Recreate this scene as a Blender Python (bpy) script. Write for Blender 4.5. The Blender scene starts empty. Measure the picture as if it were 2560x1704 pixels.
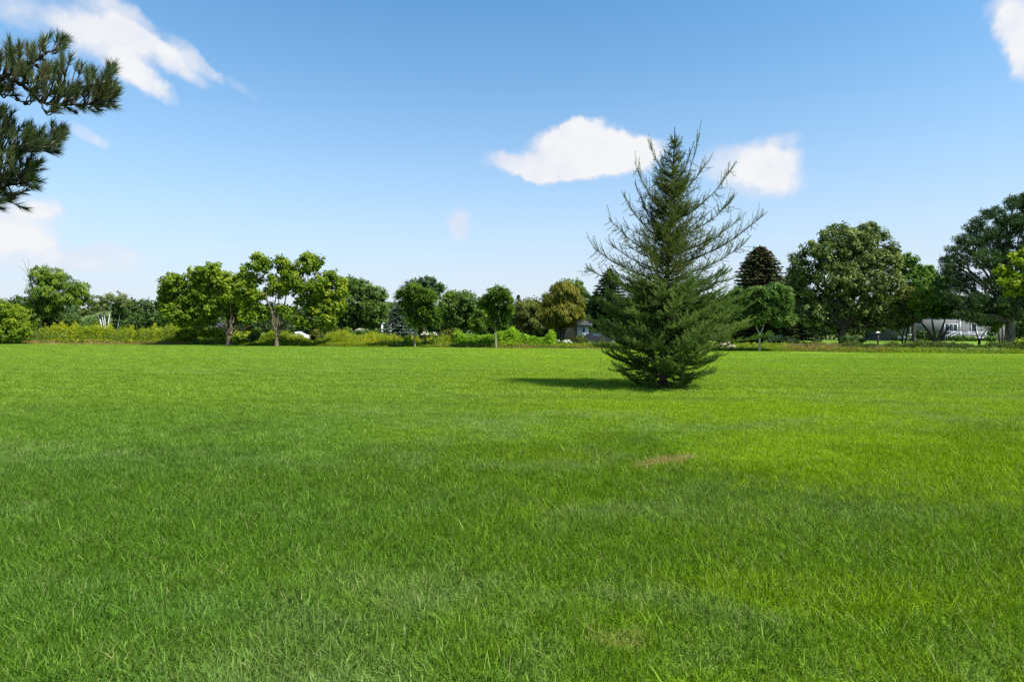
import bpy, math, random
import numpy as np
from mathutils import Vector

# ------------------------------------------------------------------ camera, sky, sun
F, CX, HY, CAMH = 1525.0, 1280.0, 828.0, 1.5       # focal length in photo pixels, centre column, horizon row, eye height
sc = bpy.context.scene
col = sc.collection
R = math.radians

cam_d = bpy.data.cameras.new('camera')
cam = bpy.data.objects.new('camera', cam_d)
col.objects.link(cam)
cam.location = (0, 0, CAMH)
cam.rotation_euler = (R(90), 0, 0)
cam_d.sensor_width = 36.0
cam_d.lens = 36.0 * F / 2560.0
cam_d.shift_y = -(852 - HY) / 2560.0
cam_d.clip_start = 0.05
cam_d.clip_end = 3000
sc.camera = cam

SUN_EL, SUN_AZ = 52.0, 122.0                          # azimuth clockwise from +Y (the view direction)
sdir = Vector((math.sin(R(SUN_AZ)) * math.cos(R(SUN_EL)), math.cos(R(SUN_AZ)) * math.cos(R(SUN_EL)), math.sin(R(SUN_EL))))
sl = bpy.data.lights.new('sun', 'SUN')
sl.energy = 4.3
sl.angle = R(2.0)
sl.color = (1.0, 0.96, 0.87)
sun = bpy.data.objects.new('sun', sl)
col.objects.link(sun)
sun.rotation_euler = sdir.to_track_quat('Z', 'Y').to_euler()
sun.location = (20, -20, 40)

sc.view_settings.view_transform = 'Standard'
sc.view_settings.look = 'None'
sc.view_settings.gamma = 1.0
sc.view_settings.exposure = 1.1
sc.view_settings.use_curve_mapping = False
sc.cycles.max_bounces = 8
sc.cycles.diffuse_bounces = 5
sc.cycles.glossy_bounces = 2
sc.cycles.transmission_bounces = 6
sc.cycles.transparent_max_bounces = 4
sc.cycles.use_denoising = False
sc.cycles.caustics_reflective = False
sc.cycles.caustics_refractive = False


class NT:
    """small helper that writes node trees"""
    def __init__(s, tree):
        s.t = tree

    def n(s, typ, **kw):
        nd = s.t.nodes.new(typ)
        for k, v in kw.items():
            setattr(nd, k, v)
        return nd

    def set(s, sock, v):
        if isinstance(v, bpy.types.NodeSocket):
            s.t.links.new(v, sock)
        elif v is not None:
            sock.default_value = v

    def m(s, op, a, b=None, c=None, clamp=False):
        nd = s.n('ShaderNodeMath', operation=op)
        nd.use_clamp = clamp
        s.set(nd.inputs[0], a); s.set(nd.inputs[1], b)
        if c is not None:
            s.set(nd.inputs[2], c)
        return nd.outputs[0]

    def mix(s, f, a, b, typ='MIX'):
        nd = s.n('ShaderNodeMix', data_type='RGBA', blend_type=typ)
        s.set(nd.inputs[0], f)
        for i, v in ((6, a), (7, b)):
            if isinstance(v, tuple):
                v = (*v[:3], 1)
            s.set(nd.inputs[i], v)
        return nd.outputs[2]

    def noise(s, vec, scale, detail=4, rough=0.55, dist=0.0, out=0):
        nd = s.n('ShaderNodeTexNoise')
        s.set(nd.inputs['Vector'], vec)
        nd.inputs['Scale'].default_value = scale
        nd.inputs['Detail'].default_value = detail
        nd.inputs['Roughness'].default_value = rough
        nd.inputs['Distortion'].default_value = dist
        return nd.outputs[out]

    def smooth(s, v, a, b, c=0.0, d=1.0):
        nd = s.n('ShaderNodeMapRange', interpolation_type='SMOOTHSTEP')
        s.set(nd.inputs[0], v)
        for i, x in enumerate((a, b, c, d)):
            nd.inputs[i + 1].default_value = x
        return nd.outputs[0]

    def comb(s, x, y, z):
        nd = s.n('ShaderNodeCombineXYZ')
        s.set(nd.inputs[0], x); s.set(nd.inputs[1], y); s.set(nd.inputs[2], z)
        return nd.outputs[0]

    def sep(s, v):
        nd = s.n('ShaderNodeSeparateXYZ')
        s.set(nd.inputs[0], v)
        return nd.outputs


world = bpy.data.worlds.new('World')
sc.world = world
world.use_nodes = True
wt = world.node_tree
wt.nodes.clear()
w = NT(wt)
sky = w.n('ShaderNodeTexSky', sky_type='NISHITA')
sky.sun_disc = False
sky.sun_elevation = R(SUN_EL)
sky.sun_rotation = R(SUN_AZ)
sky.air_density = 1.0
sky.dust_density = 1.2
sky.ozone_density = 1.5
SKY_STRENGTH = 0.122
tc = w.n('ShaderNodeTexCoord')
dx, dy, dz = w.sep(tc.outputs['Generated'])
az = w.m('ARCTAN2', dx, dy)
el = w.m('ARCSINE', dz)


def az_el(px, py):
    x, y = (px - CX) / F, (HY - py) / F
    return math.atan2(x, 1), math.atan2(y, math.hypot(x, 1))


# warp of the cloud outlines
wn = w.noise(tc.outputs['Generated'], 9.0, 5, 0.6, out=1)
wx, wy, _ = w.sep(wn)
az_w = w.m('ADD', az, w.m('MULTIPLY', w.m('SUBTRACT', wx, 0.5), 0.075))
wn2 = w.noise(tc.outputs['Generated'], 34.0, 4, 0.6, out=1)
wx2, wy2, _ = w.sep(wn2)
az_w = w.m('ADD', az_w, w.m('MULTIPLY', w.m('SUBTRACT', wx2, 0.5), 0.022))
el_w = w.m('ADD', w.m('ADD', el, w.m('MULTIPLY', w.m('SUBTRACT', wy2, 0.5), 0.018)), w.m('MULTIPLY', w.m('SUBTRACT', wy, 0.5), 0.05))
# clouds: centre (photo px), half sizes (px), slope, weight
clouds = [
    (1290, 408, 70, 25, 0.05, 1.0), (1395, 385, 75, 48, 0.0, 1.1), (1478, 360, 78, 44, 0.0, 1.15), (1560, 385, 80, 42, 0.1, 1.0),
    (1420, 425, 120, 20, 0.0, 1.0), (1455, 312, 34, 16, 0.0, .9), (1625, 372, 46, 28, 0.0, .8),
    (1850, 405, 90, 40, 0.0, .85), (1940, 425, 60, 48, 0.0, .85), (1890, 460, 60, 36, 0.0, .6), (1960, 345, 50, 12, 0, .5),
    (240, 112, 85, 42, 0.25, 1.1), (385, 142, 105, 26, 0.42, 1.0), (60, 30, 150, 40, 0.0, .7), (250, 20, 120, 45, .35, .6),
    (490, 160, 60, 18, 0.5, .8), (350, 200, 70, 22, 0.5, .65), (330, 190, 60, 30, 0.2, .6), (600, 212, 36, 16, 0.5, .5), (320, 60, 100, 26, .5, .5),
    (240, 335, 55, 17, 0.25, .8),
    (1160, 560, 28, 40, 0.0, .9),
    (30, 560, 115, 62, 0.0, .95), (20, 640, 140, 52, 0.1, .9), (270, 650, 95, 36, 0.0, .85), (110, 530, 50, 20, 0.0, .55),
    (2545, 55, 62, 58, 0.0, 1.2), (2565, 140, 48, 44, 0.0, .9), (2480, 20, 40, 28, 0.0, .6), (2290, 590, 55, 18, 0, .6), (2230, 230, 18, 8, 0, .2),
]
mx = None
for (px, py, rx, ry, sl_, wgt) in clouds:
    a0, e0 = az_el(px, py)
    k = math.cos(a0) ** 2
    da = w.m('SUBTRACT', az_w, a0)
    de = w.m('SUBTRACT', el_w, e0)
    de = w.m('ADD', de, w.m('MULTIPLY', da, sl_))       # positive slope leans down to the right
    u = w.m('DIVIDE', da, rx / F * k)
    v = w.m('DIVIDE', de, ry / F * math.cos(a0))
    q = w.m('ADD', w.m('MULTIPLY', u, u), w.m('MULTIPLY', v, v))
    g = w.m('MULTIPLY', w.m('EXPONENT', w.m('MULTIPLY', w.m('MULTIPLY', q, q), -0.42)), wgt * (0.55 + 0.35 * min(1, wgt)))
    mx = g if mx is None else w.m('ADD', mx, g)
# more of the same small clouds elsewhere round the sky (outside the frame)
band = w.noise(tc.outputs['Generated'], 2.3, 5, 0.55)
away = w.m('MULTIPLY', w.smooth(band, 0.56, 0.70), w.smooth(dy, 0.45, 0.15))
away = w.m('MULTIPLY', away, w.smooth(el, 0.02, 0.15))
mx = w.m('MAXIMUM', mx, away)
fine = w.noise(tc.outputs['Generated'], 26.0, 6, 0.6)
soft = w.noise(tc.outputs['Generated'], 7.0, 4, 0.6)
dens = w.m('ADD', mx, w.m('MULTIPLY', w.m('SUBTRACT', fine, 0.5), 0.7))
dens = w.m('ADD', dens, w.m('MULTIPLY', w.m('SUBTRACT', soft, 0.5), 0.35))
alpha = w.smooth(dens, 0.12, 1.12)
alpha = w.m('MULTIPLY', alpha, w.smooth(mx, 0.04, 0.3))
shade = w.smooth(w.m('ADD', w.m('MULTIPLY', w.m('MINIMUM', mx, 1.1), 0.8), w.m('ADD', w.m('MULTIPLY', w.m('SUBTRACT', soft, 0.5), 1.9), w.m('MULTIPLY', w.m('SUBTRACT', fine, 0.5), 0.8))), 0.3, 1.0)
cloud_col = w.mix(shade, (0.350, 0.372, 0.425), (0.425, 0.43, 0.44))
SK = w.mix(1.0, sky.outputs[0], (0.34, 0.71, 0.84), 'MULTIPLY')
sky_tint_node = SK.node
skys = w.n('ShaderNodeVectorMath', operation='SCALE')
wt.links.new(SK, skys.inputs[0]); skys.inputs['Scale'].default_value = SKY_STRENGTH
# thin summer haze that whitens the low sky
lowh = w.m('EXPONENT', w.m('MULTIPLY', w.m('POWER', w.m('DIVIDE', w.m('MAXIMUM', el, 0.0), 0.25), 1.5), -1.0))
skyc = w.mix(w.m('MULTIPLY', lowh, 0.95), skys.outputs[0], (0.375, 0.385, 0.430))
final = w.mix(alpha, skyc, cloud_col)
bg = w.n('ShaderNodeBackground')
wt.links.new(final, bg.inputs[0]); bg.inputs[1].default_value = 1.0
wo = w.n('ShaderNodeOutputWorld')
wt.links.new(bg.outputs[0], wo.inputs[0])

# ------------------------------------------------------------------ helpers
rng = np.random.default_rng(7)
random.seed(7)


def P(px, py, d):
    """photo pixel at a distance -> point in the world"""
    return np.array([(px - CX) / F * d, d, CAMH + (HY - py) / F * d])


def ground_d(py):
    return CAMH * F / (py - HY)


def unit(v):
    return v / np.maximum(np.linalg.norm(v, axis=-1, keepdims=True), 1e-9)


class MB:
    """collects polygons and writes them as ONE mesh"""
    def __init__(s):
        s.v, s.l, s.tot, s.t, s.n = [], [], [], [], 0

    def add(s, verts, faces, tint=0.5):
        verts = np.asarray(verts, dtype=np.float32).reshape(-1, 3)
        faces = np.asarray(faces, dtype=np.int32)
        s.v.append(verts)
        s.l.append((faces + s.n).ravel())
        s.tot.append(np.full(len(faces), faces.shape[1], dtype=np.int32))
        t = np.empty(len(verts), dtype=np.float32)
        t[:] = tint
        s.t.append(t)
        s.n += len(verts)

    def mesh(s, name, smooth=False):
        me = bpy.data.meshes.new(name)
        if not s.v:
            return me
        v = np.concatenate(s.v); l = np.concatenate(s.l); tot = np.concatenate(s.tot); t = np.concatenate(s.t)
        me.vertices.add(len(v)); me.vertices.foreach_set('co', v.ravel())
        me.loops.add(len(l)); me.loops.foreach_set('vertex_index', l)
        st = np.concatenate(([0], np.cumsum(tot)[:-1])).astype(np.int32)
        me.polygons.add(len(tot)); me.polygons.foreach_set('loop_start', st); me.polygons.foreach_set('loop_total', tot)
        if smooth:
            me.polygons.foreach_set('use_smooth', np.ones(len(tot), dtype=bool))
        a = me.attributes.new('tint', 'FLOAT', 'POINT')
        a.data.foreach_set('value', t)
        me.update(calc_edges=True)
        return me

    def build(s, name, mat, parent=None, smooth=False, origin=None):
        me = s.mesh(name, smooth)
        if mat:
            me.materials.append(mat)
        o = bpy.data.objects.new(name, me)
        col.objects.link(o)
        if parent is not None:
            o.parent = parent
            base = world_loc(parent)
            if s.n and np.linalg.norm(base) > 0:
                me.transform(__import__('mathutils').Matrix.Translation(-Vector(base)))
        elif origin is not None:
            me.transform(__import__('mathutils').Matrix.Translation(-Vector(origin)))
            o.location = origin
        return o

    # ---- shapes
    def tube(s, pts, radii, sides=7, tint=0.5, cap=True):
        pts = np.asarray(pts, float); radii = np.asarray(radii, float)
        n = len(pts)
        d = np.gradient(pts, axis=0)
        d = unit(d)
        ref = np.where(np.abs(d[:, 2:3]) > 0.9, np.array([[1.0, 0, 0]]), np.array([[0, 0, 1.0]]))
        u = unit(np.cross(d, ref)); vv = np.cross(d, u)
        a = np.linspace(0, 2 * np.pi, sides, endpoint=False)
        ring = pts[:, None] + radii[:, None, None] * (np.cos(a)[None, :, None] * u[:, None] + np.sin(a)[None, :, None] * vv[:, None])
        i, j = np.meshgrid(np.arange(n - 1), np.arange(sides), indexing='ij')
        j2 = (j + 1) % sides
        f = np.stack([i * sides + j, i * sides + j2, (i + 1) * sides + j2, (i + 1) * sides + j], -1).reshape(-1, 4)
        s.add(ring.reshape(-1, 3), f, tint)

    def box(s, lo, hi, tint=0.5, rz=0, about=None):
        (x0, y0, z0), (x1, y1, z1) = lo, hi
        v = np.array([(x, y, z) for z in (z0, z1) for y in (y0, y1) for x in (x0, x1)], float)
        if rz:
            c = np.array(about if about is not None else ((x0 + x1) / 2, (y0 + y1) / 2, 0))
            p = v - c
            v = np.stack([p[:, 0] * math.cos(rz) - p[:, 1] * math.sin(rz), p[:, 0] * math.sin(rz) + p[:, 1] * math.cos(rz), p[:, 2]], -1) + c
        f = [(0, 2, 3, 1), (4, 5, 7, 6), (0, 1, 5, 4), (2, 6, 7, 3), (0, 4, 6, 2), (1, 3, 7, 5)]
        s.add(v, f, tint)

    def cards(s, c, axis, normal, length, width, tint):
        """rhombic leaf faces: centre, long axis, face normal"""
        axis = unit(axis)
        side = unit(np.cross(normal, axis))
        L = np.asarray(length).reshape(-1, 1) * 0.5; W = np.asarray(width).reshape(-1, 1) * 0.5
        n = len(c)
        v = np.stack([c - axis * L, c + side * W - axis * L * .1, c + axis * L, c - side * W - axis * L * .1], 1).reshape(-1, 3)
        f = np.arange(4 * n).reshape(n, 4)
        s.add(v, f, np.repeat(np.broadcast_to(tint, (n,)), 4))

    def needles(s, base, direction, length, width, tint):
        """thin triangles from a base along a direction"""
        d = unit(direction)
        side = unit(np.cross(d, rng.normal(size=d.shape)))
        L = np.asarray(length).reshape(-1, 1); W = np.asarray(width).reshape(-1, 1) * 0.5
        n = len(base)
        v = np.stack([base - side * W, base + side * W, base + d * L], 1).reshape(-1, 3)
        s.add(v, np.arange(3 * n).reshape(n, 3), np.repeat(np.broadcast_to(tint, (n,)), 3))


def world_loc(o):
    p = np.array([0.0, 0, 0])
    while o is not None:
        p += np.array(o.location)
        o = o.parent
    return p


def tag(o, label=None, cat=None, group=None, kind=None):
    if label: o['label'] = label
    if cat: o['category'] = cat
    if group: o['group'] = group
    if kind: o['kind'] = kind
    return o


def empty(name, loc, label, cat, group=None):
    o = bpy.data.objects.new(name, None)
    col.objects.link(o)
    o.location = loc
    o.empty_display_size = 0.3
    return tag(o, label, cat, group)


def curve_pts(p, n=8, wob=0.0):
    """smooth polyline through control points"""
    p = np.asarray(p, float)
    if len(p) == 2:
        t = np.linspace(0, 1, n)[:, None]
        q = p[0] * (1 - t) + p[1] * t
    else:
        pp = np.vstack([2 * p[0] - p[1], p, 2 * p[-1] - p[-2]])
        out = []
        k = max(2, n // (len(p) - 1))
        for i in range(len(p) - 1):
            a, b, c, d = pp[i:i + 4]
            t = np.linspace(0, 1, k, endpoint=False)[:, None]
            out.append(0.5 * ((2 * b) + (-a + c) * t + (2 * a - 5 * b + 4 * c - d) * t ** 2 + (-a + 3 * b - 3 * c + d) * t ** 3))
        out.append(p[-1][None])
        q = np.vstack(out)
    if wob:
        j = rng.normal(size=q.shape) * wob
        j[0] = 0
        q = q + j
    return q


# ------------------------------------------------------------------ materials
def new_mat(name):
    m = bpy.data.materials.new(name)
    m.use_nodes = True
    m.node_tree.nodes.clear()
    return m, NT(m.node_tree)


def leaf_shader(t, colr, transl=0.35, gloss=0.02, rough=0.5, tcol=None):
    d = t.n('ShaderNodeBsdfDiffuse'); t.set(d.inputs[0], colr)
    tr = t.n('ShaderNodeBsdfTranslucent'); t.set(tr.inputs[0], tcol if tcol is not None else colr)
    g = t.n('ShaderNodeBsdfGlossy'); g.inputs[0].default_value = (.8, .9, .7, 1); g.inputs['Roughness'].default_value = rough
    m1 = t.n('ShaderNodeMixShader'); m1.inputs[0].default_value = transl
    t.t.links.new(d.outputs[0], m1.inputs[1]); t.t.links.new(tr.outputs[0], m1.inputs[2])
    m2 = t.n('ShaderNodeMixShader'); m2.inputs[0].default_value = gloss
    t.t.links.new(m1.outputs[0], m2.inputs[1]); t.t.links.new(g.outputs[0], m2.inputs[2])
    o = t.n('ShaderNodeOutputMaterial')
    t.t.links.new(m2.outputs[0], o.inputs[0])


def leaf_mat(name, dark, mid, light, transl=0.35, gloss=0.012, rough=0.5):
    m, t = new_mat(name)
    transl = min(.5, transl * 1.25)
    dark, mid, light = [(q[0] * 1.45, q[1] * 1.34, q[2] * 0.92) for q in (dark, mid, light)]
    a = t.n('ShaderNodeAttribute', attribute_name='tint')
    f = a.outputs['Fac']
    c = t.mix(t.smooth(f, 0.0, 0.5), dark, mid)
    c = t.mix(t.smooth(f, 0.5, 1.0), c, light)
    leaf_shader(t, c, transl, gloss, rough)
    return m


def solid(name, colr, rough=0.7, noise=0.0, scale=4.0, spec=0.3, metallic=0.0, bump=0.0, stretch=None):
    m, t = new_mat(name)
    b = t.n('ShaderNodeBsdfPrincipled')
    b.inputs['Roughness'].default_value = rough
    b.inputs['Metallic'].default_value = metallic
    b.inputs['Specular IOR Level'].default_value = spec
    c = (*colr, 1)
    if noise:
        g = t.n('ShaderNodeNewGeometry')
        vec = g.outputs['Position']
        if stretch:
            mp = t.n('ShaderNodeMapping'); mp.inputs['Scale'].default_value = stretch
            t.t.links.new(vec, mp.inputs[0]); vec = mp.outputs[0]
        nz = t.noise(vec, scale, 5, 0.6)
        k = t.smooth(nz, 0.3, 0.7)
        c = t.mix(k, tuple(x * (1 - noise) for x in colr), tuple(min(1, x * (1 + noise)) for x in colr))
        if bump:
            bp = t.n('ShaderNodeBump'); bp.inputs['Strength'].default_value = bump
            bp.inputs['Distance'].default_value = 0.02
            t.t.links.new(nz, bp.inputs['Height']); t.t.links.new(bp.outputs[0], b.inputs['Normal'])
    t.set(b.inputs[0], c)
    o = t.n('ShaderNodeOutputMaterial')
    t.t.links.new(b.outputs[0], o.inputs[0])
    return m


def lawn_colour_group():
    """grass colour by place on the lawn: yellow-green, green and blue-green tones, mowing streaks, two dead spots, painted-in left shade and far brightness"""
    g = bpy.data.node_groups.new('lawn_colour', 'ShaderNodeTree')
    g.interface.new_socket('Colour', in_out='OUTPUT', socket_type='NodeSocketColor')
    g.interface.new_socket('Dead', in_out='OUTPUT', socket_type='NodeSocketFloat')
    t = NT(g)
    out = t.n('NodeGroupOutput')
    pos = t.n('ShaderNodeNewGeometry').outputs['Position']
    x, y, z = t.sep(pos)
    flat = t.comb(x, y, 0.0)
    n1 = t.noise(flat, 0.22, 4, 0.6, 0.4)
    n2 = t.noise(flat, 0.9, 4, 0.65, 0.6)
    n3 = t.noise(t.comb(t.m('MULTIPLY', x, 0.10), y, 3.0), 0.55, 3, 0.6)     # mowing runs across the lawn
    n4 = t.noise(t.comb(x, y, 7.0), 0.45, 4, 0.6, 0.8)
    # yellow-green mostly on the right, blue-green mostly on the left
    side = t.m('MULTIPLY', t.smooth(t.m('ADD', x, t.m('MULTIPLY', y, 0.12)), -4.0, 5.0), 0.42)
    a = t.m('ADD', t.m('MULTIPLY', n1, 0.9), t.m('MULTIPLY', n2, 0.35))
    a = t.m('ADD', a, side)
    a = t.m('ADD', a, t.m('MULTIPLY', n3, 0.2))
    c = t.mix(t.smooth(a, 0.68, 1.06), G_BLUE, G_MID)
    c = t.mix(t.smooth(a, 0.90, 1.25), c, G_YEL)
    c = t.mix(t.m('MULTIPLY', t.smooth(n4, 0.48, 0.66), 0.65), c, G_PALE)
    n5 = t.noise(t.comb(x, y, 12.0), 1.7, 4, 0.65, 0.5)
    c = t.mix(t.m('MULTIPLY', t.smooth(n5, 0.5, 0.68), 0.5), c, G_PALE)
    c = t.mix(t.m('MULTIPLY', t.smooth(n3, 0.42, 0.62), 0.6), c, G_DEEP)

    def blob(cx, cy, rx, ry, skew=0.0):
        u = t.m('DIVIDE', t.m('SUBTRACT', x, cx), rx)
        v = t.m('DIVIDE', t.m('SUBTRACT', t.m('SUBTRACT', y, cy), t.m('MULTIPLY', t.m('SUBTRACT', x, cx), skew)), ry)
        q = t.m('ADD', t.m('MULTIPLY', u, u), t.m('MULTIPLY', v, v))
        q = t.m('ADD', q, t.m('MULTIPLY', t.m('SUBTRACT', t.noise(flat, 5.0, 5, 0.65), 0.5), 4.0))
        return t.smooth(q, 1.2, 0.3)
    c = t.mix(t.m('MULTIPLY', t.smooth(y, 5.0, 16.0), 0.5), c, (0.225, 0.318, 0.018))  # paler with distance: the far lawn's brighter light put into the colour
    st_ = t.m('SINE', t.m('ADD', t.m('ADD', t.m('MULTIPLY', y, 3.6), t.m('MULTIPLY', x, 0.55)), t.m('MULTIPLY', n1, 3.0)))
    c = t.mix(t.m('MULTIPLY', t.m('MULTIPLY', t.smooth(st_, 0.0, 0.9), t.smooth(n4, 0.30, 0.55)), t.smooth(y, 7.0, 13.0, 0.0, 0.30)), c, G_DEEP)
    c = t.mix(t.m('MULTIPLY', blob(4.3, 11.8, 3.6, 1.3), 0.75), c, G_YEL)
    c = t.mix(t.m('MULTIPLY', blob(4.8, 7.0, 2.8, 2.2), 0.8), c, G_YEL)
    c = t.mix(t.m('MULTIPLY', blob(-8.0, 10.0, 5.0, 3.0), 0.35), c, G_DEEP)  # shaded area at the left painted into the grass colour
    dead = t.m('MAXIMUM', blob(1.75, 7.0, 0.46, 0.22, 0.7), t.m('MULTIPLY', blob(0.5, 2.95, 0.14, 0.13), 0.4))
    dead = t.m('MULTIPLY', dead, t.smooth(t.noise(flat, 17.0, 4, 0.7), 0.30, 0.50))
    g.links.new(c, out.inputs[0])
    g.links.new(dead, out.inputs[1])
    return g


G_BLUE = (0.094, 0.188, 0.018)
G_MID = (0.122, 0.214, 0.006)
G_YEL = (0.190, 0.290, 0.002)
G_PALE = (0.165, 0.240, 0.050)
G_DEEP = (0.086, 0.172, 0.007)
LG = lawn_colour_group()

# blades
m_blade, t = new_mat('grass_blade')
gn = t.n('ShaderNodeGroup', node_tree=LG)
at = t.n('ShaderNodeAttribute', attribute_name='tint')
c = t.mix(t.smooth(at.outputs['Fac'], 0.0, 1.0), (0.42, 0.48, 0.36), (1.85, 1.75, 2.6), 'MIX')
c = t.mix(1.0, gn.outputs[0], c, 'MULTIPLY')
c = t.mix(t.m('GREATER_THAN', at.outputs['Fac'], 0.965), c, (0.34, 0.31, 0.13))
dd = t.m('MULTIPLY', gn.outputs[1], t.smooth(at.outputs['Fac'], 0.05, 0.6))
c = t.mix(dd, c, (0.42, 0.31, 0.12))
leaf_shader(t, c, 0.42, 0.008, 0.42)

m_lawn, t = new_mat('lawn_turf')
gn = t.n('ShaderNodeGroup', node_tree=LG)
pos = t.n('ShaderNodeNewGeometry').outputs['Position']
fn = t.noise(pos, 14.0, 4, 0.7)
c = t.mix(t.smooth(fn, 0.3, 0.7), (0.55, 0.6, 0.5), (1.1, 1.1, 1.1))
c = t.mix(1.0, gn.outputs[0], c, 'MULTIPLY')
c = t.mix(gn.outputs[1], c, (0.26, 0.19, 0.08))
leaf_shader(t, c, 0.0, 0.03, 0.6)

m_soil, t = new_mat('rough_ground')
pos = t.n('ShaderNodeNewGeometry').outputs['Position']
nz = t.noise(pos, 0.35, 5, 0.6)
c = t.mix(t.smooth(nz, 0.35, 0.65), (0.045, 0.075, 0.018), (0.10, 0.13, 0.035))
c = t.mix(t.m('MULTIPLY', t.smooth(t.noise(pos, 2.0, 4, 0.6), 0.5, 0.7), 0.5), c, (0.12, 0.10, 0.05))
leaf_shader(t, c, 0.0, 0.02, 0.7)


def bark(name, a, b, scale=9.0):
    m, t = new_mat(name)
    pos = t.n('ShaderNodeNewGeometry').outputs['Position']
    mp = t.n('ShaderNodeMapping'); mp.inputs['Scale'].default_value = (1, 1, 0.18)
    t.t.links.new(pos, mp.inputs[0])
    nz = t.noise(mp.outputs[0], scale, 6, 0.65)
    c = t.mix(t.smooth(nz, 0.35, 0.65), a, b)
    bs = t.n('ShaderNodeBsdfPrincipled'); bs.inputs['Roughness'].default_value = 0.9
    bs.inputs['Specular IOR Level'].default_value = 0.15
    t.set(bs.inputs[0], c)
    bp = t.n('ShaderNodeBump'); bp.inputs['Strength'].default_value = 0.8; bp.inputs['Distance'].default_value = 0.03
    t.t.links.new(nz, bp.inputs['Height']); t.t.links.new(bp.outputs[0], bs.inputs['Normal'])
    o = t.n('ShaderNodeOutputMaterial'); t.t.links.new(bs.outputs[0], o.inputs[0])
    return m


B_BROWN = bark('bark_brown', (0.07, 0.05, 0.035), (0.20, 0.15, 0.11))
B_GREY = bark('bark_grey', (0.13, 0.12, 0.10), (0.30, 0.27, 0.23))
B_DARK = bark('bark_dark', (0.03, 0.025, 0.02), (0.09, 0.07, 0.055))
B_PINE = bark('bark_pine', (0.06, 0.05, 0.045), (0.17, 0.145, 0.125))
B_PALE = bark('bark_pale', (0.28, 0.25, 0.20), (0.45, 0.41, 0.34))
B_DEAD = bark('dead_wood', (0.14, 0.13, 0.13), (0.27, 0.25, 0.25))
m_birch, t = new_mat('birch_bark')
pos = t.n('ShaderNodeNewGeometry').outputs['Position']
mp = t.n('ShaderNodeMapping'); mp.inputs['Scale'].default_value = (1, 1, 5)
t.t.links.new(pos, mp.inputs[0])
c = t.mix(t.smooth(t.noise(mp.outputs[0], 1.6, 4, 0.6), 0.56, 0.64), (0.72, 0.70, 0.66), (0.10, 0.09, 0.08))
bs = t.n('ShaderNodeBsdfPrincipled'); bs.inputs['Roughness'].default_value = 0.8
t.set(bs.inputs[0], c)
o = t.n('ShaderNodeOutputMaterial'); t.t.links.new(bs.outputs[0], o.inputs[0])

L_MAPLE = leaf_mat('maple_leaf', (0.050, 0.100, 0.010), (0.110, 0.180, 0.014), (0.230, 0.290, 0.022), 0.42)
L_MAPLE2 = leaf_mat('maple_leaf_green', (0.038, 0.085, 0.012), (0.085, 0.155, 0.016), (0.175, 0.245, 0.024), 0.40)
L_GREEN = leaf_mat('mid_green_leaf', (0.026, 0.062, 0.014), (0.062, 0.118, 0.024), (0.125, 0.190, 0.040), 0.35)
L_DARK = leaf_mat('dark_green_leaf', (0.017, 0.042, 0.015), (0.038, 0.078, 0.022), (0.078, 0.128, 0.036), 0.30)
L_OLIVE = leaf_mat('olive_leaf', (0.035, 0.055, 0.012), (0.080, 0.105, 0.024), (0.150, 0.170, 0.040), 0.35)
L_GOLDOL = leaf_mat('yellow_olive_leaf', (0.060, 0.080, 0.012), (0.130, 0.140, 0.022), (0.210, 0.200, 0.035), 0.38)
L_FRESH = leaf_mat('fresh_green_leaf', (0.030, 0.078, 0.014), (0.070, 0.140, 0.022), (0.135, 0.210, 0.035), 0.42)
L_LOCUST = leaf_mat('pinnate_leaf', (0.035, 0.085, 0.026), (0.075, 0.150, 0.045), (0.140, 0.215, 0.070), 0.42)
L_SILVER = leaf_mat('silver_backed_leaf', (0.030, 0.054, 0.016), (0.080, 0.122, 0.036), (0.185, 0.230, 0.095), 0.30)
L_SPRUCE = leaf_mat('dark_spruce_needles', (0.010, 0.024, 0.012), (0.022, 0.044, 0.020), (0.042, 0.070, 0.028), 0.12)
L_CONE = leaf_mat('spruce_needles_and_brown_cones', (0.016, 0.034, 0.016), (0.038, 0.058, 0.028), (0.105, 0.078, 0.050), 0.10)
L_BLUE = leaf_mat('blue_spruce_needles', (0.030, 0.048, 0.052), (0.068, 0.098, 0.105), (0.125, 0.165, 0.175), 0.10)
L_PINE = leaf_mat('black_pine_needles', (0.014, 0.036, 0.015), (0.034, 0.070, 0.028), (0.070, 0.115, 0.045), 0.2)
L_YELLOW = leaf_mat('golden_leaf', (0.100, 0.160, 0.010), (0.190, 0.270, 0.014), (0.290, 0.360, 0.025), 0.42)
L_FAR = leaf_mat('far_wood_leaf', (0.020, 0.040, 0.018), (0.036, 0.066, 0.026), (0.060, 0.092, 0.036), 0.25)
L_LARCH_UP = leaf_mat('larch_needles_upper', (0.032, 0.060, 0.012), (0.080, 0.118, 0.020), (0.155, 0.200, 0.030), 0.38, 0.01)
L_LARCH_LOW = leaf_mat('larch_needles_lower', (0.028, 0.066, 0.014), (0.078, 0.142, 0.034), (0.190, 0.260, 0.080), 0.38, 0.01)
L_NEARPINE = leaf_mat('near_pine_needles', (0.062, 0.044, 0.020), (0.042, 0.066, 0.032), (0.100, 0.130, 0.070), 0.25, 0.03, 0.35)

# ------------------------------------------------------------------ ground
EDGE = [(-1200, 100), (-400, 84), (0, 75), (400, 69), (575, 66.5), (692, 61.5), (1040, 57.5), (1240, 55), (1480, 52), (1900, 46.5), (2200, 42.5), (2560, 40.5), (3200, 38), (4200, 36)]


def edge_d(px):
    return float(np.interp(px, [e[0] for e in EDGE], [e[1] for e in EDGE]))


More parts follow.
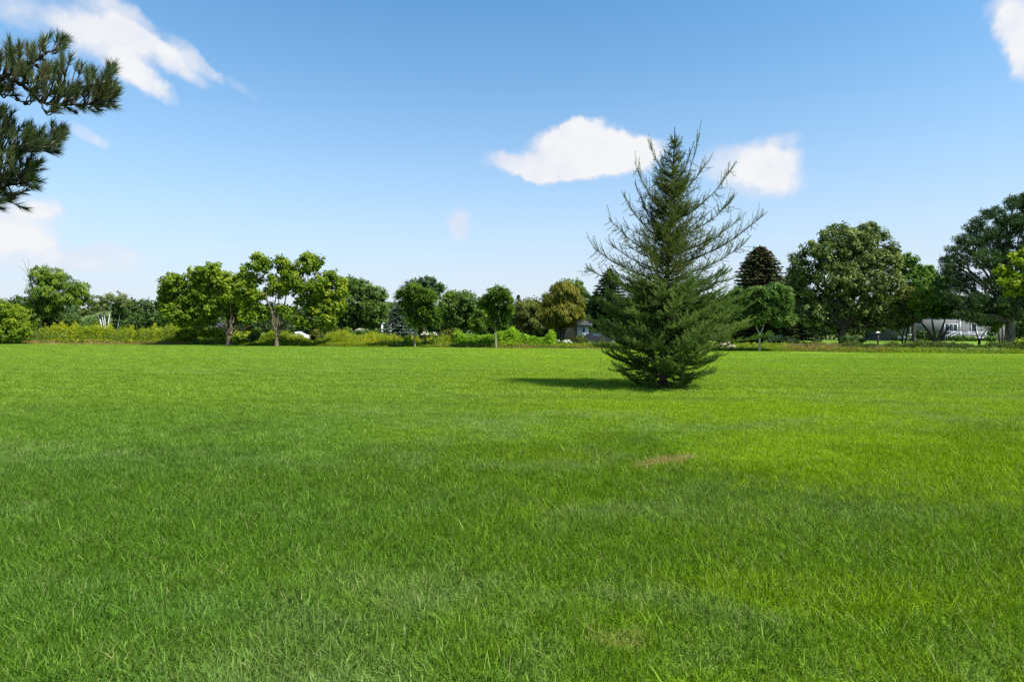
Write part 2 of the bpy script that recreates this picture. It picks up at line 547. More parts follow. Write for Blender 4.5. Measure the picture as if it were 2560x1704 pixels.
def sheet(name, pts, z, mat, step=None):
    mb = MB()
    mb.add([(x, y, z) for x, y in pts], [tuple(range(len(pts)))])
    o = mb.build(name, mat)
    tag(o, kind='structure')
    return o


sheet('ground', [(-1500, -300), (1500, -300), (1500, 1600), (-1500, 1600)], -0.02, m_soil)
edge_xy = [((px - CX) / F * d, d) for px, d in EDGE]
sheet('lawn', [(-150, -40), (90, -40)] + edge_xy[::-1], 0.0, m_lawn)
# the neighbour's lawn beyond the planting strip
m_lawn2, t = new_mat('far_lawn')
pos = t.n('ShaderNodeNewGeometry').outputs['Position']
c = t.mix(t.smooth(t.noise(pos, 0.3, 4, 0.6), 0.35, 0.65), (0.085, 0.165, 0.012), (0.13, 0.21, 0.02))
leaf_shader(t, c, 0.0, 0.03, 0.6)
sheet('neighbour_lawn', [(24, 52), (75, 46), (110, 60), (110, 100), (20, 104), (8, 80), (10, 62)], -0.006, m_lawn2)
# low ridge on the left horizon
mb = MB()
xs = np.linspace(-520, 520, 60)
prof = 5.0 + 9.0 * np.exp(-((xs + 250) / 120) ** 2) + 2.5 * np.sin(xs / 60.0)
rows = []
for k, (dy_, f_) in enumerate([(0, 0.0), (40, 0.6), (90, 1.0), (200, 0.9), (420, 0.0)]):
    rows.append(np.stack([xs, np.full_like(xs, 330 + dy_), prof * f_ - 0.2], -1))
v = np.concatenate(rows)
f = [(r * 60 + i, r * 60 + i + 1, (r + 1) * 60 + i + 1, (r + 1) * 60 + i) for r in range(4) for i in range(59)]
mb.add(v, f)
tag(mb.build('hill', m_soil, smooth=True), kind='structure')

# ------------------------------------------------------------------ grass (stuff)
def blade_patch(name, size, n, hlen, wid, seg=2, strays=0.0, clump=0.22, lay=0.45, up=0.0):
    r = np.random.default_rng(abs(hash(name)) % 1000 if False else sum(map(ord, name)))
    p = r.uniform(-size / 2, size / 2, (n, 2)) + r.normal(0, size * 0.07, (n, 2))
    # blades lean together in locks: a few low-frequency direction fields
    k1, k2 = r.uniform(2, 5, 2) / clump * 0.22, r.uniform(0, 6.28, 4)
    th = 2.4 * np.sin(p[:, 0] * k1[0] * 2 + k2[0]) + 2.4 * np.cos(p[:, 1] * k1[1] * 2 + k2[1]) + r.normal(0, 0.9, n)
    fr = r.random(n) < 0.6
    th[fr] = r.uniform(0, 6.283, fr.sum())
    L = hlen * np.clip(r.lognormal(0, 0.3, n), 0.4, 2.0)
    lock = 0.5 + 0.5 * np.sin(p[:, 0] * 9 / clump * .22 + k2[2]) * np.sin(p[:, 1] * 8 / clump * .22 + k2[3])
    L *= 0.88 + 0.24 * lock
    lean = np.clip(r.normal(lay, 0.25, n), 0.03, 1.35)
    st = r.random(n) < strays
    L[st] *= 1.6; lean[st] += 0.45
    L = np.minimum(L, hlen * 2.6)
    dirn = np.stack([np.cos(th), np.sin(th)], -1)
    bend = np.clip(r.normal(0.45, 0.3, n), 0, 1.3)
    side = np.stack([-dirn[:, 1], dirn[:, 0]], -1)
    tw = r.normal(0, 0.9, n)
    side = side * np.cos(tw)[:, None] + dirn * np.sin(tw)[:, None]
    W = wid * np.clip(r.normal(1, 0.3, n), 0.4, 2)
    W[st] *= 1.25
    tint = np.clip(r.beta(2, 2.6, n) * 0.93 + up, 0, 0.93)  # up lightens farther blades: brighter light put into their tint
    tint[r.random(n) < 0.022] = 1.0
    tint[st] = np.clip(tint[st] + 0.42, 0, 0.96)
    vs = []
    x = p.copy(); z = np.zeros(n) - 0.006; a = lean.copy()
    ts = np.linspace(0, 1, seg + 1)
    for i, tt in enumerate(ts):
        wv = W * (1 - tt ** 1.6) * 0.5 * (0.8 if i == 0 else 1)
        if i < seg:
            vs.append(np.concatenate([x - side * wv[:, None], z[:, None]], 1))
            vs.append(np.concatenate([x + side * wv[:, None], z[:, None]], 1))
        else:
            vs.append(np.concatenate([x, z[:, None]], 1))
        if i < seg:
            s_ = L / seg
            x = x + dirn * (np.sin(a) * s_)[:, None]
            z = z + np.cos(a) * s_
            a = a + bend / seg * 1.6
    K = 2 * seg + 1
    V = np.stack(vs, 1).reshape(-1, 3)
    mb = MB()
    base = np.arange(n)[:, None] * K
    mb.add(V, base + np.array([[2 * seg - 2, 2 * seg - 1, 2 * seg]]), np.repeat(tint, K))
    if seg > 1:
        qs = np.concatenate([base + np.array([[2 * i, 2 * i + 1, 2 * i + 3, 2 * i + 2]]) for i in range(seg - 1)])
        mb.l.append(qs.astype(np.int32).ravel()); mb.tot.append(np.full(len(qs), 4, dtype=np.int32))
    me = mb.mesh(name, smooth=True)
    me.materials.append(m_blade)
    return bpy.data.objects.new(name, me)


def scatter(name, variants, pts, rot, scale, label=None):
    """one stuff object whose points carry instances of the blade patches"""
    c_ = bpy.data.collections.new(name + '_patches')
    for o in variants:
        c_.objects.link(o)
    me = bpy.data.meshes.new(name)
    me.from_pydata([tuple(p) for p in pts], [], [])
    for nm, arr in (('rz', rot), ('sc', scale)):
        a = me.attributes.new(nm, 'FLOAT', 'POINT'); a.data.foreach_set('value', np.asarray(arr, dtype=np.float32))
    o = bpy.data.objects.new(name, me)
    col.objects.link(o)
    ng = bpy.data.node_groups.new(name, 'GeometryNodeTree')
    ng.interface.new_socket('Geometry', in_out='INPUT', socket_type='NodeSocketGeometry')
    ng.interface.new_socket('Geometry', in_out='OUTPUT', socket_type='NodeSocketGeometry')
    N = ng.nodes.new; K = ng.links.new
    gi, go = N('NodeGroupInput'), N('NodeGroupOutput')
    iop = N('GeometryNodeInstanceOnPoints')
    ci = N('GeometryNodeCollectionInfo'); ci.inputs[0].default_value = c_
    ci.inputs['Separate Children'].default_value = True; ci.inputs['Reset Children'].default_value = True
    a1 = N('GeometryNodeInputNamedAttribute'); a1.data_type = 'FLOAT'; a1.inputs[0].default_value = 'rz'
    a2 = N('GeometryNodeInputNamedAttribute'); a2.data_type = 'FLOAT'; a2.inputs[0].default_value = 'sc'
    cx = N('ShaderNodeCombineXYZ')
    rv = N('FunctionNodeRandomValue'); rv.data_type = 'INT'
    K(gi.outputs[0], iop.inputs['Points']); K(ci.outputs[0], iop.inputs['Instance'])
    iop.inputs['Pick Instance'].default_value = True
    rv.inputs[4].default_value = 0; rv.inputs[5].default_value = len(variants) - 1
    K(rv.outputs[2], iop.inputs['Instance Index'])
    K(a1.outputs[0], cx.inputs[2]); K(cx.outputs[0], iop.inputs['Rotation'])
    K(a2.outputs[0], iop.inputs['Scale'])
    K(iop.outputs[0], go.inputs[0])
    md = o.modifiers.new('scatter', 'NODES'); md.node_group = ng
    return tag(o, kind='stuff')


def tiles(size, inside, x0, x1, y0, y1):
    pts = []
    for i in range(int((x1 - x0) / size)):
        for j in range(int((y1 - y0) / size)):
            x, y = x0 + (i + .5) * size, y0 + (j + .5) * size
            if inside(x, y):
                pts.append((x, y, 0.0))
    return np.array(pts)


def on_lawn(x, y, m=0.0):
    if y <= 5:
        return True
    return y + m < edge_d(x / y * F + CX)


NEAR = [blade_patch('near_turf_%d' % i, 1.0, 12500, 0.060, 0.0044, 3, 0.03) for i in range(5)]
NEAR2 = [blade_patch('near_turf_b%d' % i, 1.0, 8500, 0.056, 0.0052, 2, 0.015, lay=.72, up=.08) for i in range(4)]
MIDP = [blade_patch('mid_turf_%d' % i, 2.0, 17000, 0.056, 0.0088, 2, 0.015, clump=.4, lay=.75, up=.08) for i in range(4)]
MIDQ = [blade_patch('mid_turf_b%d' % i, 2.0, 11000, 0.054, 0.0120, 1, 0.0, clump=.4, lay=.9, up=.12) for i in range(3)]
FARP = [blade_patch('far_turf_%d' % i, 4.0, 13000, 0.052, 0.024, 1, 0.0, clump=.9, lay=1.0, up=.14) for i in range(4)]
vis = lambda x, y, m: abs(x) < y * 0.86 + m
_h = lambda x, y: (math.sin(x * 12.9898 + y * 78.233) * 43758.5453) % 1.0
zone = lambda x, y: y + (_h(x, y) - .5) * 3.5
pn = tiles(1.0, lambda x, y: vis(x, y, 4) and zone(x, y) < 8.5, -20, 20, -2, 14)
pn2 = tiles(1.0, lambda x, y: vis(x, y, 4) and zone(x, y) >= 8.5, -20, 20, -2, 14)
pm = tiles(2.0, lambda x, y: vis(x, y, 5) and on_lawn(x, y) and zone(x, y) < 23, -40, 40, 14, 34)
pm2 = tiles(2.0, lambda x, y: vis(x, y, 5) and on_lawn(x, y) and zone(x, y) >= 23, -40, 40, 14, 34)
pf = tiles(4.0, lambda x, y: vis(x, y, 10) and on_lawn(x, y, 1.0), -96, 96, 34, 86)
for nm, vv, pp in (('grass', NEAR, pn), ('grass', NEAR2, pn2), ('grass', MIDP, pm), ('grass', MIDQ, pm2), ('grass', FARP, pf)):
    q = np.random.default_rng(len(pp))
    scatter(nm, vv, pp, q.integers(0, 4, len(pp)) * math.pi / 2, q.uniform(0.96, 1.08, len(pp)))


# ------------------------------------------------------------------ foliage generators
def crown(mb, lobes, leaf=0.2, clump=0.42, per=26, dens=1.0, style='leaf', fill=0.35, tint0=0.45, tv=0.22, jag=0.16, seed=None):
    """lobes: (centre, (rx,ry,rz), tint offset). Leaf faces gathered in clumps on and inside each lobe. Returns clump centres."""
    cs_all = []
    per = int(per * 1.3); leaf = leaf * 1.15
    for (c0, rr, to) in lobes:
        rr = np.asarray(rr, float)
        area = 4 * np.pi * ((rr[0] * rr[1]) ** 1.6 / 3 + (rr[0] * rr[2]) ** 1.6 / 3 + (rr[1] * rr[2]) ** 1.6 / 3) ** (1 / 1.6)
        ncl = max(5, int(dens * area / (clump * clump) * 0.42))
        u = unit(rng.normal(size=(ncl, 3)))
        rad = 1.0 - np.abs(rng.normal(0, jag, ncl))
        nf = int(ncl * fill)
        uf = unit(rng.normal(size=(nf, 3)))
        u = np.concatenate([u, uf]); rad = np.concatenate([rad, rng.uniform(0.25, 0.75, nf)])
        c = np.asarray(c0) + u * rad[:, None] * rr
        cs_all.append(c)
        n = len(c)
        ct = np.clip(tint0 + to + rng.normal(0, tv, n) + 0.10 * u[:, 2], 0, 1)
        cr = clump * rng.uniform(0.6, 1.25, n)
        k = per
        off = rng.normal(size=(n, k, 3)) * np.array([1, 1, 0.75])
        off = unit(off) * rng.uniform(0.25, 1.0, (n, k, 1)) ** 0.6
        pos = (c[:, None] + off * cr[:, None, None]).reshape(-1, 3)
        outw = np.repeat(u, k, 0)
        od = off.reshape(-1, 3)
        rnd = rng.normal(size=pos.shape)
        m = len(pos)
        tint = np.clip(np.repeat(ct, k) + rng.normal(0, 0.10, m), 0, 1)
        sz = leaf * rng.uniform(0.6, 1.35, m)
        if style == 'leaf':
            nrm = unit(od * 0.5 + outw * 0.5 + np.array([0, 0, 0.45]) + rnd * 0.45)
            ax = np.cross(nrm, rng.normal(size=pos.shape))
            mb.cards(pos, ax, nrm, sz, sz * 0.8, tint)
        elif style == 'needle':
            ax = unit(od + rnd * 0.15 + np.array([0, 0, 0.25]))
            mb.cards(pos, ax, rng.normal(size=pos.shape), sz * 1.4, sz * 0.32, tint)
        elif style == 'frond':
            ax = unit(outw * np.array([1, 1, 0.15]) + od * 0.5 + np.array([0, 0, -0.35]) + rnd * 0.22)
            nrm = unit(np.array([0, 0, 1.0]) + rnd * 0.35)
            mb.cards(pos, ax, nrm, sz * 2.0, sz * 0.42, tint)
        elif style == 'willow':
            ax = unit(outw * 0.5 + np.array([0, 0, -0.9]) + rnd * 0.35)
            mb.cards(pos, ax, outw + rnd * 0.5, sz * 1.9, sz * 0.36, tint)
    return np.concatenate(cs_all)


def px_lobes(lst, d, depth=0.9, jitter=0.35):
    out = []
    for L in lst:
        px, py, rx, ry = L[:4]
        to = L[4] if len(L) > 4 else 0.0
        s_ = d / F
        c0 = P(px, py, d)
        c0[1] += rng.uniform(-jitter, jitter) * rx * s_ * 1.6
        out.append((c0, (rx * s_, min(rx, ry * 1.4) * s_ * depth, ry * s_), to))
    return out


def limb(mb, a, b, r0, r1, sag=0.15, n=7, wob=0.02):
    a, b = np.asarray(a, float), np.asarray(b, float)
    mid = (a + b) / 2 + np.array([0, 0, sag * np.linalg.norm(b - a)])
    pts = curve_pts([a, mid, b], n, wob * np.linalg.norm(b - a))
    mb.tube(pts, np.linspace(r0, r1, len(pts)), 6)
    return pts


def tree(name, label, cat, base_px, d, lobes, mat, barkm, r=0.15, fork_py=None, group=None, leaf=0.2, clump=0.42, per=26,
         dens=1.0, style='leaf', limbs=None, twigs=14, fill=0.35, tint0=0.45, tv=0.22, trunk_pts=None, top_r=None, jag=0.16, stems=None, grow=1.08):
    base = P(base_px, HY, d); base[2] = 0.0
    root = empty(name, tuple(base), label, cat, group)
    lb = px_lobes(lobes, d)
    cm = MB()
    lb = [(c_, tuple(np.asarray(r_) * grow), t_) for c_, r_, t_ in lb]
    cl = crown(cm, lb, leaf, clump, per, dens, style, fill, tint0, tv, jag)
    tm = MB()
    low = min(c0[2] - rr[2] for c0, rr, _ in lb)
    if fork_py is None:
        fork = np.array([base[0], base[1], max(0.25, low + 0.25)])
    else:
        fork = P(base_px, fork_py, d)
    if stems:
        ends = []
        for st in stems:
            q = [P(x, y, d) for x, y in st[0]]
            if q[0][2] < 0.3: q[0][2] = -0.05
            pts = curve_pts(q, 4 * len(q), 0.0)
            tm.tube(pts, np.linspace(st[1], st[2], len(pts)), 8)
            ends.append(pts[-1])
        starts = ends
    else:
        pts = curve_pts([base - [0, 0, 0.1], (base + fork) / 2 + [rng.normal() * r * .3, 0, 0], fork], 8)
        rad = np.linspace(1.0, 0.85, len(pts)) * r
        rad[0] *= 1.45; rad[1] *= 1.12
        tm.tube(pts, rad, 12)
        starts = [fork]
    if limbs:
        ends = []
        for (x, y, rr_) in limbs:
            e = P(x, y, d + rng.uniform(-1.2, 1.2))
            s0 = starts[0] + (rng.normal(size=3) * r * .3 if len(starts) == 1 else 0)
            p_ = limb(tm, s0, e, rr_, rr_ * 0.4, -0.06)
            ends.append(e)
        starts = ends
    else:
        ends = []
        for c0, rr, _ in lb:
            s0 = starts[int(np.argmin([np.linalg.norm(c0 - q) for q in starts]))]
            e = c0 + rng.normal(size=3) * 0.2 * np.asarray(rr)
            limb(tm, s0, e, r * 0.42, r * 0.14, 0.05)
            ends.append(e)
        starts = ends + list(starts)
    st = np.array(starts)
    if twigs:
        pick = cl[rng.choice(len(cl), min(len(cl), twigs * len(lb)), replace=False)]
        for c in pick:
            j = int(np.argmin(np.linalg.norm(st - c, axis=1)))
            tm.tube(curve_pts([st[j], (st[j] + c) / 2 + rng.normal(size=3) * .12, c], 4), np.linspace(r * 0.16, 0.012, 5), 4)
    tm.build('trunk', barkm, root, smooth=True)
    cm.build('crown', mat, root)
    return root


def conifer(name, label, cat, px, d, top_py, prof, mat, base_py=None, r=0.15, group=None, per=1.0, droop=0.25, card=0.28, tv=0.16, tint0=0.45, brown_top=0.0, flat=False):
    """prof: list of (py, half width px) from the top down"""
    base = P(px, HY, d); base[2] = 0
    root = empty(name, tuple(base), label, cat, group)
    s_ = d / F
    zt = P(px, top_py, d)[2]
    zs = [CAMH + (HY - py) * s_ for py, _ in prof][::-1]
    hw = [h * s_ for _, h in prof][::-1]
    tm = MB()
    tm.tube([base - [0, 0, .1], base + [0, 0, zt * .5], base + [0, 0, zt]], [r, r * .6, 0.02], 8)
    cm = MB()
    z = zs[0]
    n_t = 0
    while z < zt - 0.05:
        L = float(np.interp(z, zs, hw))
        nb = max(4, int(6 + L * 5 * per))
        a0 = rng.uniform(0, 6.28)
        for k in range(nb):
            a = a0 + k * 6.283 / nb + rng.normal(0, 0.12)
            l = L * rng.uniform(0.78, 1.12)
            h = np.array([math.cos(a), math.sin(a), 0])
            up = 0.30 - droop
            nn = max(3, int(l / card * 3.2))
            t_ = np.linspace(0.08, 1, nn)
            sag = -droop * t_ + 0.35 * droop * t_ ** 3 * 1.6
            q = base + np.outer(t_ * l, h) + np.stack([np.zeros(nn), np.zeros(nn), z + sag * l + rng.normal(0, .03)], -1)
            wv = l * 0.30 * np.sin(np.clip(t_, 0.1, 0.95) * math.pi) + 0.08
            reps = 4 if not flat else 5
            c = np.repeat(q, reps, 0)
            sd = np.array([-h[1], h[0], 0])
            lat = rng.uniform(-1, 1, len(c))
            c = c + sd * (lat * np.repeat(wv, reps))[:, None] + np.stack([np.zeros(len(c)), np.zeros(len(c)), -np.abs(lat) * 0.08 + rng.normal(0, 0.05, len(c))], -1)
            ax = unit(h * 1.0 + sd * lat[:, None] * 0.9 + np.array([0, 0, -0.15]) + rng.normal(size=c.shape) * 0.22)
            nr = unit(np.array([0, 0, 1.0]) + rng.normal(size=c.shape) * 0.5)
            ti = np.clip(tint0 + rng.normal(0, tv, len(c)) + 0.18 * (np.repeat(t_, reps) - 0.5) + rng.normal(0, .06), 0, 1)
            if brown_top:
                zz = (c[:, 2] - zs[0]) / (zt - zs[0])
                ti = np.clip(ti + brown_top * np.clip((zz - 0.45) * 2, 0, 1) * rng.uniform(0, 1, len(c)), 0, 1)
            cm.cards(c, ax, nr, card * rng.uniform(.7, 1.4, len(c)), card * 0.42 * rng.uniform(.7, 1.3, len(c)), ti)
        z += (0.16 + 0.10 * min(L, 3)) / max(per, .3)
        n_t += 1
    # leader
    n = 14
    c = base + np.stack([rng.normal(0, .03, n), rng.normal(0, .03, n), np.linspace(zt - .35, zt + .12, n)], -1)
    cm.cards(c, unit(rng.normal(size=(n, 3)) * .5 + [0, 0, 1]), rng.normal(size=(n, 3)), np.full(n, card * .8), np.full(n, card * .3), tint0)
    tm.build('trunk', B_DARK, root, smooth=True)
    cm.build('crown', mat, root)
    return root


# ------------------------------------------------------------------ the larch in the lawn
def build_larch():
    d0 = 16.3
    S = F / d0
    bx = (1657 - CX) / S
    root = empty('larch_tree', (bx, d0, 0), 'tall conifer with sparse upturned boughs above a dense feathery skirt, alone on the lawn', 'tree')
    zof = lambda py: CAMH + (HY - py) / S
    trunk_x = lambda z: np.interp(z, [0, 1.2, 3.2, 7.04], [bx, bx + 0.02, bx + 0.12, (1688 - CX) / S])
    tz = np.linspace(-0.08, zof(318), 22)
    tp = np.stack([trunk_x(tz) + np.sin(tz * 2.3) * 0.012, d0 + np.cos(tz * 1.9) * 0.012, tz], -1)
    tr = np.interp(tz, [-.1, 0.15, 1.5, 4.0, 6.9], [0.15, 0.105, 0.085, 0.05, 0.010])
    mb = MB(); mb.tube(tp, tr, 12)
    mb.build('trunk', B_DARK, root, smooth=True)
    # silhouette: tips reach these half widths (px) at these rows, left and right of the trunk
    rows = np.array([310, 350, 380, 430, 480, 520, 560, 600, 640, 690, 730, 760, 800, 850, 900, 940, 965])
    lef = np.array([4, 18, 38, 62, 76, 86, 104, 118, 146, 165, 168, 178, 184, 174, 140, 96, 46])
    rig = np.array([4, 24, 38, 54, 74, 92, 112, 126, 140, 150, 165, 186, 200, 196, 152, 108, 48])
    zr = zof(rows)[::-1]; le = lef[::-1] / S; ri = rig[::-1] / S

    def reach(z, a):
        l, r_ = np.interp(z, zr, le), np.interp(z, zr, ri)
        k = 0.5 + 0.5 * math.cos(a)
        return r_ * k + l * (1 - k)

    def branch(z0, a, L, rise, low, tip_up=0.35, dens=1.0, hero=False, elev=None):
        """one bough: wood with its side twigs, and its needles as a child"""
        h = np.array([math.cos(a), math.sin(a), 0.0])
        sd = np.array([-h[1], h[0], 0.0])
        o = np.array([float(trunk_x(z0)), d0, z0])
        k = 11
        t_ = np.linspace(0, 1, k)
        bow = rng.normal(0, 0.05) * L
        up = rise * t_ + tip_up * t_ ** 2.6
        if low:
            up = up - 0.22 * np.sin(t_ * math.pi) * 0.6
        P0 = o + np.outer(t_ * L, h) + np.outer(np.sin(t_ * math.pi) * bow, sd) + np.outer(up * L, [0, 0, 1])
        P0 += rng.normal(size=P0.shape) * 0.008 * (t_[:, None] > 0)
        wood, nd = MB(), MB()
        r0 = 0.008 + 0.009 * L
        wood.tube(P0, np.linspace(r0, 0.0028, k), 5)
        segs = [(P0, 1.0)]
        ntw = int((8 + L * (16 if low else 21)) * dens)
        for i in range(ntw):
            u = rng.uniform(0.10, 0.98) if not low else rng.uniform(0.12, 1.0) ** 0.75
            p = np.array([np.interp(u, t_, P0[:, c]) for c in range(3)])
            tg = unit(np.array([np.interp(min(1, u + .05), t_, P0[:, c]) for c in range(3)]) - np.array([np.interp(u - .05, t_, P0[:, c]) for c in range(3)]))
            s1 = 1 if rng.random() < .5 else -1
            if low:
                l = (0.22 + 0.34 * rng.random()) * min(1.0, 0.45 + 0.4 * L) * (1.15 - 0.6 * u)
                dr = unit(tg * 0.95 + sd * s1 * rng.uniform(.3, 1.0) + np.array([0, 0, rng.uniform(-.15, .45)]))
                endv = dr * l + np.array([0, 0, rng.uniform(-.10, .10) * l])
            else:
                l = (0.10 + 0.30 * rng.random() ** 1.3) * min(1.0, 0.5 + 0.45 * L)
                if hero and rng.random() < .4: l *= 1.3
                upd = rng.choice([1.0, 1.0, -0.9, 0.2])
                dr = unit(tg * 0.55 + sd * s1 * rng.uniform(.1, .9) + np.array([0, 0, upd * rng.uniform(.3, 1.1)]))
                endv = dr * l
            midp = p + endv * .5 + np.array([0, 0, -0.05 * l if upd_ok(low) else 0])
            q = curve_pts([p, midp, p + endv + np.array([0, 0, 0.10 * l])], 4)
            wood.tube(q, np.linspace(0.0034, 0.0016, len(q)), 3)
            segs.append((q, 0.0))
        # needles: tufts on short shoots along all the wood
        B_, D_, T_ = [], [], []
        btint = rng.normal(0.42, 0.12)
        for q, main in segs:
            dl = np.linalg.norm(np.diff(q, axis=0), axis=1); tot = dl.sum()
            step = (0.021 if low else 0.030)
            m = max(2, int(tot / step))
            uu = np.linspace(0.12 if main else 0.02, 1.0, m)
            cum = np.concatenate([[0], np.cumsum(dl)]) / tot
            pp = np.stack([np.interp(uu, cum, q[:, c]) for c in range(3)], -1)
            ax = unit(q[-1] - q[0])
            kk = 6 if low else 7
            dv = unit(rng.normal(size=(m, kk, 3)) + ax * (0.75 if low else 0.35) + np.array([0, 0, 0.15]))
            B_.append(np.repeat(pp, kk, 0)); D_.append(dv.reshape(-1, 3))
            T_.append(np.clip(btint + rng.normal(0, .14, m * kk) + np.repeat(uu, kk) * (0.22 if low else 0.05), 0, 1))
        B_, D_, T_ = np.concatenate(B_), np.concatenate(D_), np.concatenate(T_)
        if low:
            nd.needles(B_, D_, 0.044 * rng.uniform(.7, 1.3, len(B_)), np.full(len(B_), 0.0095), T_)
        else:
            nd.needles(B_, D_, 0.030 * rng.uniform(.6, 1.3, len(B_)), np.full(len(B_), 0.0095), T_)
        b = wood.build('branch', B_DARK, root)
        nd.build('needles', L_LARCH_LOW if low else L_LARCH_UP, b)

    def upd_ok(low):
        return low

    # upper boughs
    z = zof(735)
    while z < zof(345):
        f_ = (z - zof(735)) / (zof(330) - zof(735))
        a0 = rng.uniform(0, 6.28)
        for k in range(5):
            a = a0 + k * 1.257 + rng.normal(0, .22)
            tip = z + 0.25
            L = max(0.10, reach(min(tip + 0.15, zof(318)), a)) * rng.uniform(0.62, 1.05)
            branch(z, a, L, rng.uniform(0.05, 0.35) + 0.2 * f_, False, rng.uniform(-.05, .28), dens=1.25)
        z += rng.uniform(0.15, 0.20)
    # short inner growth round the trunk
    for k in range(66):
        z = rng.uniform(zof(720), zof(440))
        a = rng.uniform(0, 6.28)
        branch(z, a, rng.uniform(.3, .6) * min(1, 0.08 + reach(z, a)), rng.uniform(0.1, .7), False, .2, dens=2.2)
    # the long boughs that stand out of the outline
    for (py0, px1, py1, side) in [(560, 1842, 408, 1), (600, 1866, 478, 1), (668, 1918, 532, 1), (700, 1856, 610, 1), (640, 1850, 545, 1),
                                  (520, 1748, 335, 1), (500, 1770, 400, 1), (450, 1618, 352, -1), (540, 1580, 410, -1), (610, 1555, 492, -1),
                                  (650, 1524, 545, -1), (705, 1484, 618, -1), (735, 1458, 672, -1), (600, 1585, 455, -1), (470, 1735, 352, 1), (720, 1830, 700, 1)]:
        z0 = zof(py0); L = abs((px1 - CX) / S - float(trunk_x(z0)))
        dz_ = zof(py1) - z0
        a = (0 if side > 0 else math.pi) + rng.normal(0, .12)
        branch(z0, a, L, dz_ / L * .55, False, dz_ / L * .45, dens=1.9, hero=True)
    # the dense lower skirt
    z = 0.22
    while z < zof(700):
        a0 = rng.uniform(0, 6.28)
        nb = 7 if z > .6 else 6
        for k in range(nb):
            a = a0 + k * 6.283 / nb + rng.normal(0, .2)
            L = max(0.2, reach(max(z - 0.02, zr[0]), a)) * rng.uniform(0.75, 1.08)
            branch(z, a, L, rng.uniform(-.16, .06) + (.10 * min(1, z / 2) if z > 1.1 else -.04 * (1.1 - z)), True, rng.uniform(-.04, .12), dens=1.0)
        z += rng.uniform(0.135, 0.175)
    for k in range(44):
        branch(rng.uniform(.35, 2.7), rng.uniform(0, 6.28), rng.uniform(.4, .9), rng.uniform(-.1, .3), True, .1, dens=1.5)
    for (py0, px1, py1, side) in [(800, 1902, 838, 1), (770, 1890, 815, 1), (790, 1880, 770, 1), (740, 1860, 740, 1), (780, 1470, 800, -1), (830, 1490, 862, -1), (760, 1462, 735, -1)]:
        z0 = zof(py0); L = abs((px1 - CX) / S - float(trunk_x(z0)))
        dz_ = zof(py1) - z0
        branch(z0, (0 if side > 0 else math.pi) + rng.normal(0, .25), L, dz_ / L * .8, True, dz_ / L * .2, dens=1.2)


build_larch()


